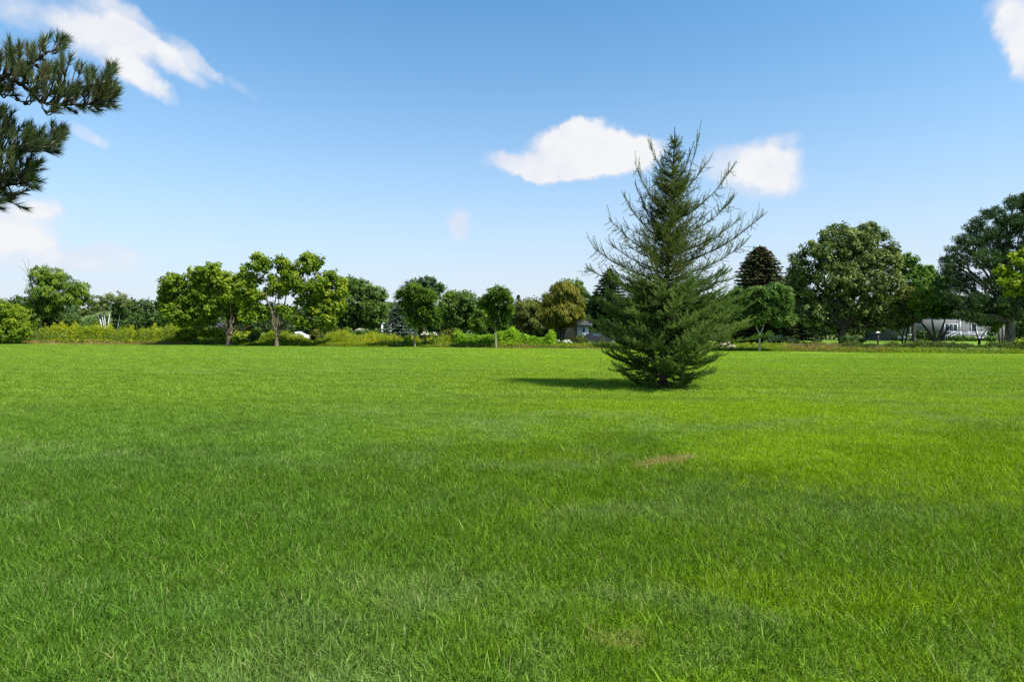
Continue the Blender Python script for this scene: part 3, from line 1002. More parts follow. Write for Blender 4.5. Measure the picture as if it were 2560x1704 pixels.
# ------------------------------------------------------------------ the pine that reaches in at the left
def build_pine():
    d0 = 5.0
    S = F / d0
    tx = -6.9
    root = empty('pine_tree', (tx, 5.6, 0), 'large long needled pine whose boughs reach into the upper left corner', 'tree')
    mb = MB()
    tz = np.array([-.1, .3, 1.5, 3, 4.6, 6.2, 7.6])
    mb.tube(np.stack([tx + np.sin(tz) * .05, 5.6 + np.cos(tz) * .05, tz], -1), [.26, .2, .17, .14, .11, .07, .02], 12)
    mb.build('trunk', B_DARK, root, smooth=True)

    def shoot(wood, nd, p, dr, L, nl=0.092, tint=0.45, n=None):
        dr = unit(np.asarray(dr, float))
        q = curve_pts([p, p + dr * L * .5, p + dr * L + np.array([0, 0, .12 * L])], 4)
        wood.tube(q, np.linspace(0.0050, 0.0032, len(q)), 5)
        m = n or int(34 + 260 * L)
        u = rng.uniform(0.12, 1.0, m) ** 0.85
        t_ = np.linspace(0, 1, len(q))
        pp = np.stack([np.interp(u, t_, q[:, c]) for c in range(3)], -1)
        ax = unit(q[-1] - q[0])
        perp = unit(np.cross(ax, rng.normal(size=(m, 3))))
        ang = np.clip(0.85 - 0.5 * u + rng.normal(0, .12, m), .12, 1.3)
        dv = ax * np.cos(ang)[:, None] + perp * np.sin(ang)[:, None] + np.array([0, 0, .10])
        nd.needles(pp, dv, nl * rng.uniform(.7, 1.1, m), np.full(m, 0.0058), np.clip(tint + rng.normal(0, .16, m), 0, 1))

    def bough(main, r0, shoots, tint=0.45, depth=0.0, twiglets=()):
        """main: px points of the wood; shoots: (px, py, dx, dy, length px)"""
        wood, nd = MB(), MB()
        pts = curve_pts([P(x, y, d0 + depth + dd) for x, y, dd in main], 5 * len(main), 0.004)
        wood.tube(pts, np.linspace(r0, 0.006, len(pts)), 7)
        for (x, y, dx_, dy_, l) in shoots:
            j = int(np.argmin([abs((p[0] / p[1] * F + CX) - x) + abs((HY - (p[2] - CAMH) / p[1] * F) - y) for p in pts]))
            dd = rng.normal(0, .16)
            p = P(x, y, d0 + depth + dd)
            jb = max(0, j - 2)
            wood.tube(curve_pts([pts[jb], (pts[jb] + p) / 2 - [0, 0, .02], p], 4), np.linspace(0.006, 0.004, 5), 5)
            dr = np.array([dx_, rng.normal(0, .35), -dy_])
            shoot(wood, nd, p, dr, l * .8 / S, tint=tint + rng.normal(0, .14))
        b = wood.build('branch', B_DARK, root)
        nd.build('needles', L_NEARPINE, b)
        return b

    R_ = random.Random(3)

    def fan(x0, x1, y0, y1, n, ang=60, l=(28, 52), spread=28):
        out = []
        for _ in range(n):
            u = R_.random()
            x = x0 + (x1 - x0) * u
            y = y0 + (y1 - y0) * u + R_.uniform(-12, 12)
            a = math.radians(ang + R_.uniform(-spread, spread))
            out.append((x, y, math.cos(a), -math.sin(a), R_.uniform(*l)))
        return out

    # topmost branch
    bough([(-420, 330, .9), (-160, 270, .5), (-40, 225, .2), (40, 180, 0), (85, 155, 0), (118, 133, 0), (150, 122, 0)], .018,
          fan(95, 118, 140, 125, 5, 85, (28, 42)) + fan(130, 150, 128, 118, 6, 40, (22, 34)) + fan(60, 90, 165, 150, 6, 80, (28, 44)) + fan(-30, 55, 185, 150, 22, 85, (30, 50)) + fan(-100, 0, 200, 180, 14, 90, (30, 50)))
    # main bough
    bough([(-420, 330, .9), (-160, 215, .5), (-30, 190, .1), (40, 205, 0), (78, 232, 0), (110, 256, 0), (165, 263, .05), (220, 262, .05), (285, 262, .05)], .022,
          fan(95, 165, 208, 198, 16, 85, (30, 50)) + fan(90, 268, 238, 252, 34, 62, (28, 50), 40) + fan(110, 268, 250, 262, 10, -25, (26, 40), 24)
          + [(158, 165, .1, -1, 34), (150, 172, -.15, -1, 30), (168, 170, .3, -1, 30), (185, 185, .1, -1, 36), (195, 195, .4, -1, 36)]
          + fan(250, 280, 225, 262, 14, 45, (26, 40), 35) + fan(20, 90, 190, 215, 22, 80, (28, 48), 40), tint=.42)
    # two upright sprays beyond
    bough([(150, 262, .1), (185, 235, .1), (212, 218, .1), (245, 212, .1), (268, 208, .1)], .010,
          fan(215, 240, 215, 208, 8, 95, (26, 40), 30) + fan(255, 272, 208, 196, 8, 65, (24, 36), 35) + [(232, 214, 1, -.1, 30), (262, 210, 1, .15, 28)], tint=.5)
    # hanging thin twig with a small tuft
    bough([(78, 232, 0), (100, 255, -.05), (108, 272, -.05), (118, 283, -.05)], .007, fan(116, 128, 282, 286, 4, 20, (16, 24), 40), tint=.3)
    bough([(30, 205, .1), (32, 232, 0), (45, 248, 0), (62, 256, 0), (80, 250, 0)], .007, fan(62, 84, 256, 246, 5, 40, (18, 26), 40), tint=.25)
    # left clump between the boughs
    bough([(-300, 280, .5), (-120, 250, .3), (-20, 235, .1), (15, 238, 0)], .012, fan(-60, 22, 225, 235, 20, 20, (26, 40), 60), tint=.22)
    # second bough
    bough([(-420, 420, .9), (-150, 390, .5), (-20, 378, .1), (40, 376, 0), (100, 370, 0), (140, 362, 0)], .018,
          fan(60, 90, 368, 345, 10, 70, (30, 46)) + fan(120, 144, 355, 348, 12, 55, (28, 44), 40) + fan(40, 125, 372, 365, 18, 30, (28, 48), 45) + fan(-80, 40, 355, 345, 26, 70, (34, 55), 35)
          + fan(-60, 20, 320, 300, 12, 75, (30, 48), 30) + fan(20, 120, 378, 374, 8, -20, (28, 40), 20), tint=.55)
    # third bough
    bough([(-420, 520, .9), (-150, 500, .5), (-30, 478, .1), (30, 462, 0), (75, 455, 0)], .018,
          fan(40, 80, 425, 415, 10, 45, (28, 42)) + fan(50, 72, 450, 465, 11, 10, (26, 40), 50) + fan(-60, 55, 470, 440, 32, 50, (34, 56), 50) + fan(-60, 40, 500, 495, 22, -5, (30, 48), 30)
          + fan(-60, 40, 415, 405, 24, 60, (30, 50), 35), tint=.5)
    # the rest of the tree, outside the frame
    cm = MB()
    wood = MB()
    for k in range(26):
        z = rng.uniform(1.9, 7.0)
        a = rng.uniform(0, 6.28)
        L = np.interp(z, [1.5, 3, 5, 7.3], [2.2, 2.3, 1.7, .5]) * rng.uniform(.8, 1.1)
        if math.cos(a) > 0.25: L *= .62
        e = np.array([tx + math.cos(a) * L, 5.6 + math.sin(a) * L, z + .2])
        w_ = limb(wood, [tx, 5.6, z - .1], e, .03, .008)
        for _ in range(int(16 * L)):
            p = w_[rng.integers(2, len(w_))] + rng.normal(size=3) * .12
            shoot(wood, cm, p, unit(e - [tx, 5.6, z]) + rng.normal(size=3) * .5 + [0, 0, .5], .14, n=40)
    b = wood.build('branch', B_DARK, root)
    cm.build('needles', L_NEARPINE, b)
    # small cones on the thin twigs
    for (x, y) in [(44, 249), (64, 259), (190, 281), (93, 165)]:
        c = MB()
        p = P(x, y, d0 - .02)
        u = np.linspace(0, 1, 6)
        pts = p + np.outer(u - .5, [0.035, 0, -.02])
        c.tube(pts, [.004, .014, .018, .016, .010, .002], 8)
        c.build('pine_cone', B_DARK, root, smooth=True)


build_pine()

# ------------------------------------------------------------------ buildings and other things beyond the lawn
M_SIDING = solid('grey_siding', (0.15, 0.147, 0.15), 0.8, 0.12, 3.0, stretch=(0.2, 0.2, 9))  # darkened: tree shade over the house put into the wall colour
M_WHITE = solid('white_paint', (0.58, 0.58, 0.61), 0.5, 0.05, 2.0)  # greyed: tree shade over the porch put into the paint colour
M_ROOF = solid('roof_shingles', (0.045, 0.045, 0.055), 0.9, 0.3, 6.0)
M_GLASS = solid('window_glass', (0.02, 0.025, 0.03), 0.08, spec=0.6)
M_BLUEGREY = solid('blue_grey_siding', (0.13, 0.13, 0.15), 0.8, 0.15, 3.0)
M_TAN = solid('tan_wall', (0.30, 0.22, 0.15), 0.85, 0.2, 4.0)
M_BRICK = solid('brown_brick', (0.16, 0.08, 0.05), 0.9, 0.3, 8.0)
M_BLACKCAR = solid('black_car_paint', (0.010, 0.011, 0.013), 0.5, spec=0.25)
M_WHITECAR = solid('white_car_paint', (0.78, 0.79, 0.82), 0.3, spec=0.5)
M_TYRE = solid('tyre_rubber', (0.02, 0.02, 0.02), 0.9)
M_RIM = solid('wheel_metal', (0.5, 0.5, 0.52), 0.35, metallic=0.8)
M_DARKWOOD = solid('dark_painted_wood', (0.03, 0.028, 0.026), 0.7)
M_STONE = solid('pink_cream_stone', (0.42, 0.31, 0.25), 0.85, 0.35, 5.0, bump=0.5)
M_STONE2 = solid('pale_stone', (0.52, 0.47, 0.40), 0.85, 0.25, 5.0, bump=0.5)
M_FLOWER = solid('cream_petals', (0.72, 0.70, 0.60), 0.8, 0.1, 8.0)


def X(px, d):
    return (px - CX) / F * d


def gable(mb, x0, x1, y0, y1, z, h, over=0.4, th=0.16):
    """two roof slabs with thickness, ridge along x"""
    ym = (y0 + y1) / 2
    for a, b in ((y0 - over, ym), (y1 + over, ym)):
        k = h / (ym - y0)
        za = z - over * k
        v = [(x0 - over, a, za), (x1 + over, a, za), (x1 + over, b, z + h), (x0 - over, b, z + h),
             (x0 - over, a, za + th), (x1 + over, a, za + th), (x1 + over, b, z + h + th), (x0 - over, b, z + h + th)]
        mb.add(v, [(0, 1, 2, 3), (4, 7, 6, 5), (0, 4, 5, 1), (0, 3, 7, 4), (1, 5, 6, 2)])


def window(parent, x0, x1, z0, z1, y, nx=1, nz=1, fr=0.09):
    f = MB()
    f.box((x0 - fr, y - .06, z0 - fr), (x1 + fr, y + .03, z0)); f.box((x0 - fr, y - .06, z1), (x1 + fr, y + .03, z1 + fr))
    f.box((x0 - fr, y - .06, z0 + .001), (x0, y + .03, z1 - .001)); f.box((x1, y - .06, z0 + .001), (x1 + fr, y + .03, z1 - .001))
    for i in range(1, nx):
        xx = x0 + (x1 - x0) * i / nx
        f.box((xx - .03, y - .05, z0 + .002), (xx + .03, y + .02, z1 - .002))
    w_ = f.build('window', M_WHITE, parent)
    g = MB(); g.box((x0, y - .02, z0), (x1, y + .01, z1))
    g.build('pane', M_GLASS, w_)


def box_house(name, label, x0, x1, y0, y1, h, roof_h, wall, wins):
    root = empty(name, ((x0 + x1) / 2, y0, 0), label, 'house')
    m_ = MB(); m_.box((x0, y0, 0), (x1, y1, h))
    ym = (y0 + y1) / 2
    m_.add([(x0, y0, h), (x0, y1, h), (x0, ym, h + roof_h)], [(0, 1, 2)]); m_.add([(x1, y0, h), (x1, y1, h), (x1, ym, h + roof_h)], [(0, 2, 1)])
    m_.build('wall', wall, root)
    r_ = MB(); gable(r_, x0, x1, y0, y1, h, roof_h)
    r_.build('roof', M_ROOF, root)
    for (a, b, c, e, nx) in wins:
        window(root, a, b, c, e, y0 - .03, nx)
    return root


# grey house behind the trees on the right
D = 97.0
h = box_house('house', 'grey sided house with white porch seen under the trees on the right', X(2244, D), X(2512, D), D, D + 9, 4.5, 1.8, M_SIDING,
              [(X(2268, D), X(2282, D), 1.0, 2.9, 2), (X(2362, D), X(2392, D), 1.5, 2.6, 3), (X(2428, D), X(2440, D), 1.1, 2.6, 1), (X(2475, D), X(2488, D), 1.1, 2.5, 2)])
mb = MB()
x0, x1, yf = X(2372, D), X(2452, D), D - 2.6
mb.box((x0, yf, .42), (x1, D - .05, .56)); mb.build('porch_deck', M_WHITE, h)
mb = MB(); mb.box((x0 - 1.2, yf + .15, 0), (x1, D - .08, .42)); mb.build('porch_base', M_BRICK, h)
mb = MB()
for xx in np.linspace(x0, x1, 5):
    mb.box((xx - .06, yf, .561), (xx + .06, yf + .12, 1.5))
mb.box((x0, yf + .02, 1.40), (x1, yf + .10, 1.47)); mb.box((x0, yf + .02, .66), (x1, yf + .10, .72))
for xx in np.arange(x0 + .16, x1, .19):
    mb.box((xx - .022, yf + .035, .721), (xx + .022, yf + .08, 1.399))
rl = mb.build('railing', M_WHITE, h); rl['kind'] = 'stuff'
mb = MB()
for xx in (X(2417, D), X(2372, D)):
    mb.box((xx - .09, yf + .15, 1.48), (xx + .09, yf + .3, 3.4))
mb.build('porch_post', M_WHITE, h)
mb = MB()                                              # stairs and their rails at the left of the porch
for k in range(3):
    mb.box((x0 - .4 - .3 * (3 - k), yf + .1, 0.0), (x0 - .1 - .3 * (3 - k) + .3, yf + 1.2, .14 * (k + 1)))
mb.build('step', M_WHITE, h)
mb = MB()
for yy in (yf + .05, yf + 1.25):
    mb.tube([(x0 - 1.5, yy, .75), (x0, yy, 1.45)], [.05, .05], 6)
    for i in range(6):
        u = i / 5
        mb.tube([(x0 - 1.5 * (1 - u), yy, 0.05 + .4 * u), (x0 - 1.5 * (1 - u), yy, .75 + .7 * u)], [.03, .03], 5)
mb.build('stair_rail', M_WHITE, h)

# low dark roofed house behind the two maples
D = 112.0
box_house('house', 'low house with dark roof and grey walls hidden behind the two maples', X(398, D), X(640, D), D, D + 8, 2.2, .7, M_BLUEGREY,
          [(X(404, D), X(416, D), .9, 2.0, 2), (X(500, D), X(512, D), .9, 2.0, 1), (X(612, D), X(626, D), .9, 2.0, 2)])
mb = MB()

# white garage with a tan side wall behind the larch
D = 72.0
g = box_house('garage', 'white garage with tan wall glimpsed just left of the lone conifer', X(1444, D), X(1472, D), D, D + 4, 2.3, .9, M_WHITE,
              [(X(1456, D), X(1462, D), 1.3, 1.9, 1)])
mb = MB(); mb.box((X(1422, D), D + .6, 0), (X(1444, D) - .02, D + 6, 2.4)); mb.build('side_wall', M_TAN, g)


def car(name, label, x, y, rz, paint, s=1.0):
    root = empty(name, (x, y, 0), label, 'car')
    root.rotation_euler = (0, 0, 0)
    # side outline extruded, rounded by narrowing the cabin
    prof = [(-2.2, .35), (-2.25, .7), (-2.1, .9), (-1.5, .98), (-.9, 1.42), (.6, 1.45), (1.3, 1.0), (2.05, .88), (2.25, .65), (2.2, .35)]
    n = len(prof)
    ca, sa = math.cos(rz), math.sin(rz)

    def T(a, b, c):
        return (x + a * ca - b * sa, y + a * sa + b * ca, c)
    ys = [(-.9, 1), (-.82, 1.0), (.82, 1.0), (.9, 1)]
    v = []
    for k, (yy, _) in enumerate(ys):
        for (a, c) in prof:
            inn = (0.22 if c > 1.1 else 0.0)
            sh = (1 - .04 * (k in (0, 3)))
            v.append(T(a * sh, math.copysign(abs(yy) - inn, yy), c if k in (1, 2) else min(c, c * .985)))
    b = MB()
    f = []
    for k in range(3):
        for i in range(n):
            j = (i + 1) % n
            f.append((k * n + i, k * n + j, (k + 1) * n + j, (k + 1) * n + i))
    b.add(v, f); b.add(v, [tuple(range(n))]); b.add(v, [tuple(range(4 * n - 1, 3 * n - 1, -1))])
    b.build('body', paint, root)
    for sy in (-1, 1):
        gm = MB()
        gm.add([T(-.98, sy * .89, 1.0), T(1.1, sy * .89, 1.0), T(.55, sy * .70, 1.38), T(-.8, sy * .70, 1.38)], [(0, 1, 2, 3)])
        gm.build('window', M_GLASS, root)
        for wx in (-1.35, 1.35):
            wm = MB(); wm.tube([T(wx, sy * .72, .32), T(wx, sy * .93, .32)], [.32, .32], 18)
            a_ = np.linspace(0, 6.283, 18, endpoint=False)
            wm.add([T(wx + .32 * math.cos(q), sy * .93, .32 + .32 * math.sin(q)) for q in a_], [tuple(range(18))])
            wh = wm.build('wheel', M_TYRE, root)
            rm = MB(); rm.add([T(wx + .2 * math.cos(q), sy * .937, .32 + .2 * math.sin(q)) for q in a_], [tuple(range(18))])
            rm.build('rim', M_RIM, wh)
    return root


car('parked_car', 'dark car parked by the white garage behind the lone conifer', X(1497, 68), 68.0, R(8), M_BLACKCAR)
car('parked_car', 'white car glimpsed under the low boughs right of the thin trunked maple', X(742, 100), 100.0, R(4), M_WHITECAR)

# white garden arbour
D = 80.0
ar = empty('garden_arbour', (X(966, D), D, 0), 'small white garden arbour beside the blue spruce', 'arbour')
for sx in (-.55, .55):
    for sy in (-.3, .3):
        mb = MB(); xx = X(966, D) + sx
        mb.box((xx - .05, D + sy - .05, 0), (xx + .05, D + sy + .05, 2.3)); mb.build('post', M_WHITE, ar)
mb = MB()
for sy in (-.3, .3):
    pts = [(X(966, D) + .62 * math.cos(a), D + sy, 2.301 + .3 * math.sin(a)) for a in np.linspace(math.pi, 0, 9)]
    mb.tube(pts, [.05] * 9, 6)
for a in np.linspace(.2, 2.94, 6):
    mb.tube([(X(966, D) + .62 * math.cos(a), D - .4, 2.3 + .3 * math.sin(a)), (X(966, D) + .62 * math.cos(a), D + .4, 2.3 + .3 * math.sin(a))], [.03, .03], 5)
mb.build('arch', M_WHITE, ar)

# post with a pale cap
D = 57.0
pr = empty('garden_post', (X(2195, D), D, 0), 'short dark post with pale cap standing before the big silvery tree', 'post')
mb = MB(); mb.box((X(2195, D) - .055, D - .055, 0), (X(2195, D) + .055, D + .055, 1.36)); mb.build('post', M_DARKWOOD, pr)
mb = MB()
c_ = np.array([X(2195, D), D, 1.36])
mb.add([c_ + q for q in ([-.16, -.16, .0], [.16, -.16, 0], [.16, .16, 0], [-.16, .16, 0], [0, 0, .16])], [(0, 1, 4), (1, 2, 4), (2, 3, 4), (3, 0, 4)])
mb.add([c_ + q for q in ([-.16, -.16, .0], [.16, -.16, 0], [.16, .16, 0], [-.16, .16, 0])], [(0, 3, 2, 1)])
mb.build('cap', M_STONE2, pr)

# two thin stakes in the lawn
for (px, y0, y1, ln, lab) in ((1500, 920, 893, .02, 'thin stake stuck in the grass left of the lone conifer'),
                              (1865, 893, 878, .10, 'thin leaning stake in the grass by the young pinnate tree')):
    d = ground_d(y0)
    b = P(px, y0, d)
    mb = MB(); mb.tube([b - [0, 0, .05], b + [ln, 0, (y0 - y1) / F * d]], [.008, .006], 6)
    o = mb.build('stake', B_DARK, origin=tuple(b)); tag(o, lab, 'stake')


# stone pile
def stone(mb, c, r):
    a = np.array([(1, 1, 1), (1, 1, -1), (1, -1, 1), (1, -1, -1), (-1, 1, 1), (-1, 1, -1), (-1, -1, 1), (-1, -1, -1)], float)
    import bmesh
    bm = bmesh.new()
    bmesh.ops.create_icosphere(bm, subdivisions=2, radius=1)
    v = np.array([x.co[:] for x in bm.verts]); f = [[y.index for y in x.verts] for x in bm.faces]
    bm.free()
    planes = unit(rng.normal(size=(9, 3)))
    for p in planes:
        k = rng.uniform(.55, .85)
        dd = v @ p
        v = v - np.outer(np.maximum(dd - k, 0), p)
    v = v * r * (1 + rng.normal(0, .02, (len(v), 1)))
    a_ = rng.uniform(0, 6.28)
    v = np.stack([v[:, 0] * math.cos(a_) - v[:, 1] * math.sin(a_), v[:, 0] * math.sin(a_) + v[:, 1] * math.cos(a_), v[:, 2]], -1)
    mb.add(v + c, f)


D = 50.0
sp = empty('stone_pile', (X(1812, D), D, 0), 'heap of pink and cream field stones behind the lone conifer', 'stone pile')
for k in range(44):
    u = rng.uniform(-1, 1); v_ = rng.uniform(-1, 1)
    top = max(0.05, 1.0 - .75 * abs(u + .0) ** 1.3 - .3 * abs(v_)) * .85 * (1.0 if u > -.2 else .8 + u * .3)
    mb = MB()
    stone(mb, (X(1812, D) + u * .85, D + v_ * .6, top * rng.uniform(.35, .95)), rng.uniform(.11, .21) * np.array([1.2, 1, .75]))
    mb.build('stone', M_STONE if rng.random() < .6 else M_STONE2, sp)

# ------------------------------------------------------------------ trees, from left to right
tree('leafy_shrub', 'rounded yellow-green shrub standing at the far left edge of the lawn', 'shrub', 15, 72,
     [(12, 795, 42, 36, .1), (45, 825, 26, 26, .1), (-25, 790, 45, 50), (10, 835, 45, 22, -.2)], L_MAPLE, B_DARK, r=.08, leaf=.17, clump=.35)
tree('distant_tree', 'small dark tree far off just right of the left edge shrub', 'tree', 48, 135,
     [(48, 762, 20, 22), (40, 780, 22, 18)], L_DARK, B_DARK, leaf=.3, clump=.6)
vt = tree('vine_covered_tree', 'lopsided tree with drooping green lobes and a bare dead top on the left', 'tree', 100, 82,
          [(110, 688, 24, 20, .15), (138, 697, 28, 25, .1), (118, 728, 36, 24), (190, 722, 30, 18, .1), (208, 742, 18, 18, .1), (170, 748, 34, 16, .05), (96, 762, 32, 24, -.05), (84, 792, 28, 26, -.1), (128, 765, 24, 20, -.1)],
          L_MAPLE2, B_GREY, r=.22, fork_py=770, leaf=.2, clump=.42, style='willow')
mb = MB()
for st, r0 in (([(96, 800), (86, 745), (77, 705), (72, 685), (64, 665), (56, 648)], .13), ([(76, 700), (64, 680), (47, 665)], .05), ([(80, 715), (68, 700), (56, 698)], .04),
               ([(75, 692), (84, 676), (94, 668)], .04), ([(70, 680), (72, 660), (70, 648)], .03), ([(79, 715), (66, 703), (55, 688)], .03)):
    pts = curve_pts([P(x, y, 82) for x, y in st], 4 * len(st)); mb.tube(pts, np.linspace(r0, .012, len(pts)), 6)
o = mb.build('dead_limb', B_DEAD, vt); o['label'] = 'bare grey dead limb'
tree('evergreen_thicket', 'dark broad evergreen growing under the lopsided vine covered tree', 'tree', 120, 86,
     [(85, 800, 26, 26), (125, 800, 36, 28), (160, 808, 26, 20), (185, 815, 18, 14)], L_DARK, B_DARK, leaf=.2, clump=.45)
tree('birch_tree', 'clump of slender white birch trunks with thin grey-green crown', 'tree', 266, 95,
     [(238, 752, 20, 14), (268, 748, 18, 12), (292, 744, 20, 14, .1), (222, 778, 22, 9, .1), (312, 757, 14, 10), (255, 768, 20, 10), (210, 785, 10, 6)],
     L_SILVER, m_birch, r=.05, leaf=.15, clump=.34, dens=.8, fill=.1, twigs=6, tint0=.6,
     stems=[([(256, 826), (250, 800), (236, 776), (228, 760)], .075, .03), ([(262, 826), (257, 800), (252, 772)], .05, .03), ([(264, 826), (262, 800), (260, 770)], .075, .03),
            ([(268, 826), (272, 800), (277, 770), (286, 740)], .08, .03)])
tree('birch_tree', 'single white birch stem standing right of the birch clump', 'tree', 293, 97,
     [(306, 778, 10, 8), (300, 765, 12, 8)], L_GREEN, m_birch, r=.04, leaf=.16, clump=.3, dens=.6, stems=[([(294, 826), (297, 800), (304, 770)], .06, .03)], twigs=4)
tree('distant_tree', 'grey-green round tree behind the white birches', 'tree', 315, 125, [(318, 778, 26, 26), (298, 800, 22, 18), (336, 805, 20, 16)], L_DARK, B_DARK, leaf=.32, clump=.7)
tree('distant_tree', 'dusky rounded tree between the birches and the leftmost maple', 'tree', 378, 128, [(378, 790, 34, 32), (352, 810, 26, 16), (408, 772, 20, 34)], L_FAR, B_DARK, leaf=.34, clump=.7)
conifer('spruce_tree', 'low bluish spruce under the left side of the leftmost maple', 'tree', 440, 100, 795, [(795, 2), (812, 22), (828, 38)], L_BLUE, r=.1)
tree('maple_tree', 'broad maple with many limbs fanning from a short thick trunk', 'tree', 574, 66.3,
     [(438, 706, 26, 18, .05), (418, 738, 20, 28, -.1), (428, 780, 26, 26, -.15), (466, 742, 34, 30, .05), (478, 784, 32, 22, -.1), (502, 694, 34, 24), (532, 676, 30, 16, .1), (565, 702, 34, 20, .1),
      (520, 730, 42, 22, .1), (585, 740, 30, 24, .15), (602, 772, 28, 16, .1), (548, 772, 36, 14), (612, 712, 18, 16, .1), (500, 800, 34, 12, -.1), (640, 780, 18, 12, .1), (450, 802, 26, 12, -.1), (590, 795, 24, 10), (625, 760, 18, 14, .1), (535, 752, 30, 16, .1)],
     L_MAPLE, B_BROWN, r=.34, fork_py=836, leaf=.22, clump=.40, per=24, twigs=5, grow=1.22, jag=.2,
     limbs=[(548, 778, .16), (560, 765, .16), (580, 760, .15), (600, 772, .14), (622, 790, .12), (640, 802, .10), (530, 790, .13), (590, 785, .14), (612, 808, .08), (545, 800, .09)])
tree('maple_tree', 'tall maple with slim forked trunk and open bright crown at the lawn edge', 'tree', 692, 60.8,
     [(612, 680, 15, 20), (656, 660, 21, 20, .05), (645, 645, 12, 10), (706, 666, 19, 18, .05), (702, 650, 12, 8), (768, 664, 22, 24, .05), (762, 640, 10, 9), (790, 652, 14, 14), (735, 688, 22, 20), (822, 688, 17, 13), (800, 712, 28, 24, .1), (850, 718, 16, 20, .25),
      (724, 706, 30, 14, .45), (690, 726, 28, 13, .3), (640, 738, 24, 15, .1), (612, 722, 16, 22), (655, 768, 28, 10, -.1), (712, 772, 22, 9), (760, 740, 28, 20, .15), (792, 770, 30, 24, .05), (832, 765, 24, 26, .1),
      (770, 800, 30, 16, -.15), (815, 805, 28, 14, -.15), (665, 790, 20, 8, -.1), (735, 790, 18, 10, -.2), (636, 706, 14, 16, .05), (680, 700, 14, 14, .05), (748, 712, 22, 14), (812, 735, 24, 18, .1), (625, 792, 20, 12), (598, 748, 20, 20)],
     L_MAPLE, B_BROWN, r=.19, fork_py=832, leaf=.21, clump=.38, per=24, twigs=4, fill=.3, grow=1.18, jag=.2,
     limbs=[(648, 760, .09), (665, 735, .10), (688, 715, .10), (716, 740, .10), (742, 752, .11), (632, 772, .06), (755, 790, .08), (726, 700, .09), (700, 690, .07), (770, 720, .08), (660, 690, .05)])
tree('broadleaf_tree', 'dense mid green tree filling the gap right of the tall maple', 'tree', 885, 84,
     [(852, 722, 22, 26), (875, 708, 28, 16), (905, 722, 30, 22), (940, 738, 26, 20, .05), (885, 760, 50, 34), (940, 780, 30, 28), (850, 790, 32, 32, -.15), (900, 805, 50, 20, -.2)],
     L_GREEN, B_DARK, r=.25, leaf=.22, clump=.48)
conifer('blue_spruce', 'blue-grey spruce with narrow top and wide skirt near the white arbour', 'tree', 993, 76, 760,
        [(760, 2), (775, 14), (800, 22), (812, 30), (825, 46), (843, 50)], L_BLUE, r=.1, card=.34, droop=.18, per=1.0)
tree('broadleaf_tree', 'tall dark tree rising behind the left young street tree', 'tree', 1058, 92,
     [(1035, 716, 26, 18), (1066, 704, 24, 12), (1092, 720, 20, 16), (1008, 728, 14, 14), (1050, 740, 45, 30)], L_DARK, B_DARK, r=.25, leaf=.24, clump=.48, dens=.8)
tree('young_tree', 'young thin trunked tree with drooping green leaves before the tall dark tree', 'tree', 1037, 57.8,
     [(1012, 742, 20, 20), (1035, 728, 24, 16, .1), (1064, 746, 26, 20, .05), (1024, 774, 28, 18), (1070, 780, 26, 20, .05), (1040, 804, 30, 12, -.05), (1085, 805, 14, 14)],
     L_FRESH, B_GREY, r=.085, fork_py=800, leaf=.19, clump=.34, per=26, style='frond')
tree('broadleaf_tree', 'rounded olive-green tree midway along the planting strip', 'tree', 1145, 82,
     [(1142, 742, 30, 20, .05), (1170, 752, 26, 22), (1122, 765, 26, 28), (1150, 780, 42, 30), (1178, 796, 24, 24, -.1), (1130, 808, 38, 20, -.2)], L_GREEN, B_DARK, r=.22, leaf=.22, clump=.5, tv=.3)
tree('light_green_shrub', 'tall light green shrub against the rounded olive-green tree', 'shrub', 1205, 70,
     [(1203, 785, 18, 24, .1), (1212, 762, 14, 16, .15), (1195, 810, 20, 18)], L_MAPLE2, B_DARK, r=.06, leaf=.18, clump=.34)
tree('young_tree', 'young thin trunked tree with curling leaf sprays left of the willows', 'tree', 1240, 55.2,
     [(1243, 732, 22, 17), (1262, 745, 18, 20, .05), (1222, 756, 24, 17), (1250, 784, 28, 20, -.05), (1272, 772, 12, 20), (1240, 806, 24, 14, -.1)],
     L_FRESH, B_GREY, r=.08, fork_py=800, leaf=.19, clump=.32, per=26, style='frond', tint0=.5)
conifer('distant_spruce', 'small pointed spruce far behind the two willows', 'tree', 1296, 140, 738, [(738, 2), (760, 12), (800, 18), (835, 22)], L_SPRUCE, r=.15, per=.7, card=.5)
conifer('distant_spruce', 'narrow far spruce tip showing left of the yellow willow', 'tree', 1342, 150, 748, [(748, 2), (765, 9), (800, 15), (835, 20)], L_SPRUCE, r=.15, per=.7, card=.5)
tree('willow_tree', 'shorter grey-olive willow left of the yellow one', 'tree', 1322, 74,
     [(1300, 772, 20, 18), (1325, 768, 22, 20, .1), (1350, 780, 24, 24, .05), (1315, 802, 36, 22), (1355, 812, 32, 18, -.1)], L_OLIVE, B_DARK, r=.15, leaf=.19, clump=.4, style='willow')
tree('willow_tree', 'yellow-olive willow with dark stems just left of the lone conifer', 'tree', 1405, 68.5,
     [(1408, 730, 34, 22, .1), (1385, 758, 30, 28, .1), (1432, 755, 28, 28), (1405, 782, 44, 24, .05), (1372, 792, 22, 22), (1440, 785, 22, 20), (1405, 808, 40, 12, -.1)],
     L_GOLDOL, B_DARK, r=.14, leaf=.2, clump=.4, style='willow',
     stems=[([(1400, 856), (1397, 835), (1392, 810)], .16, .08), ([(1408, 856), (1411, 835), (1418, 808)], .15, .08), ([(1404, 856), (1404, 820)], .14, .08)])
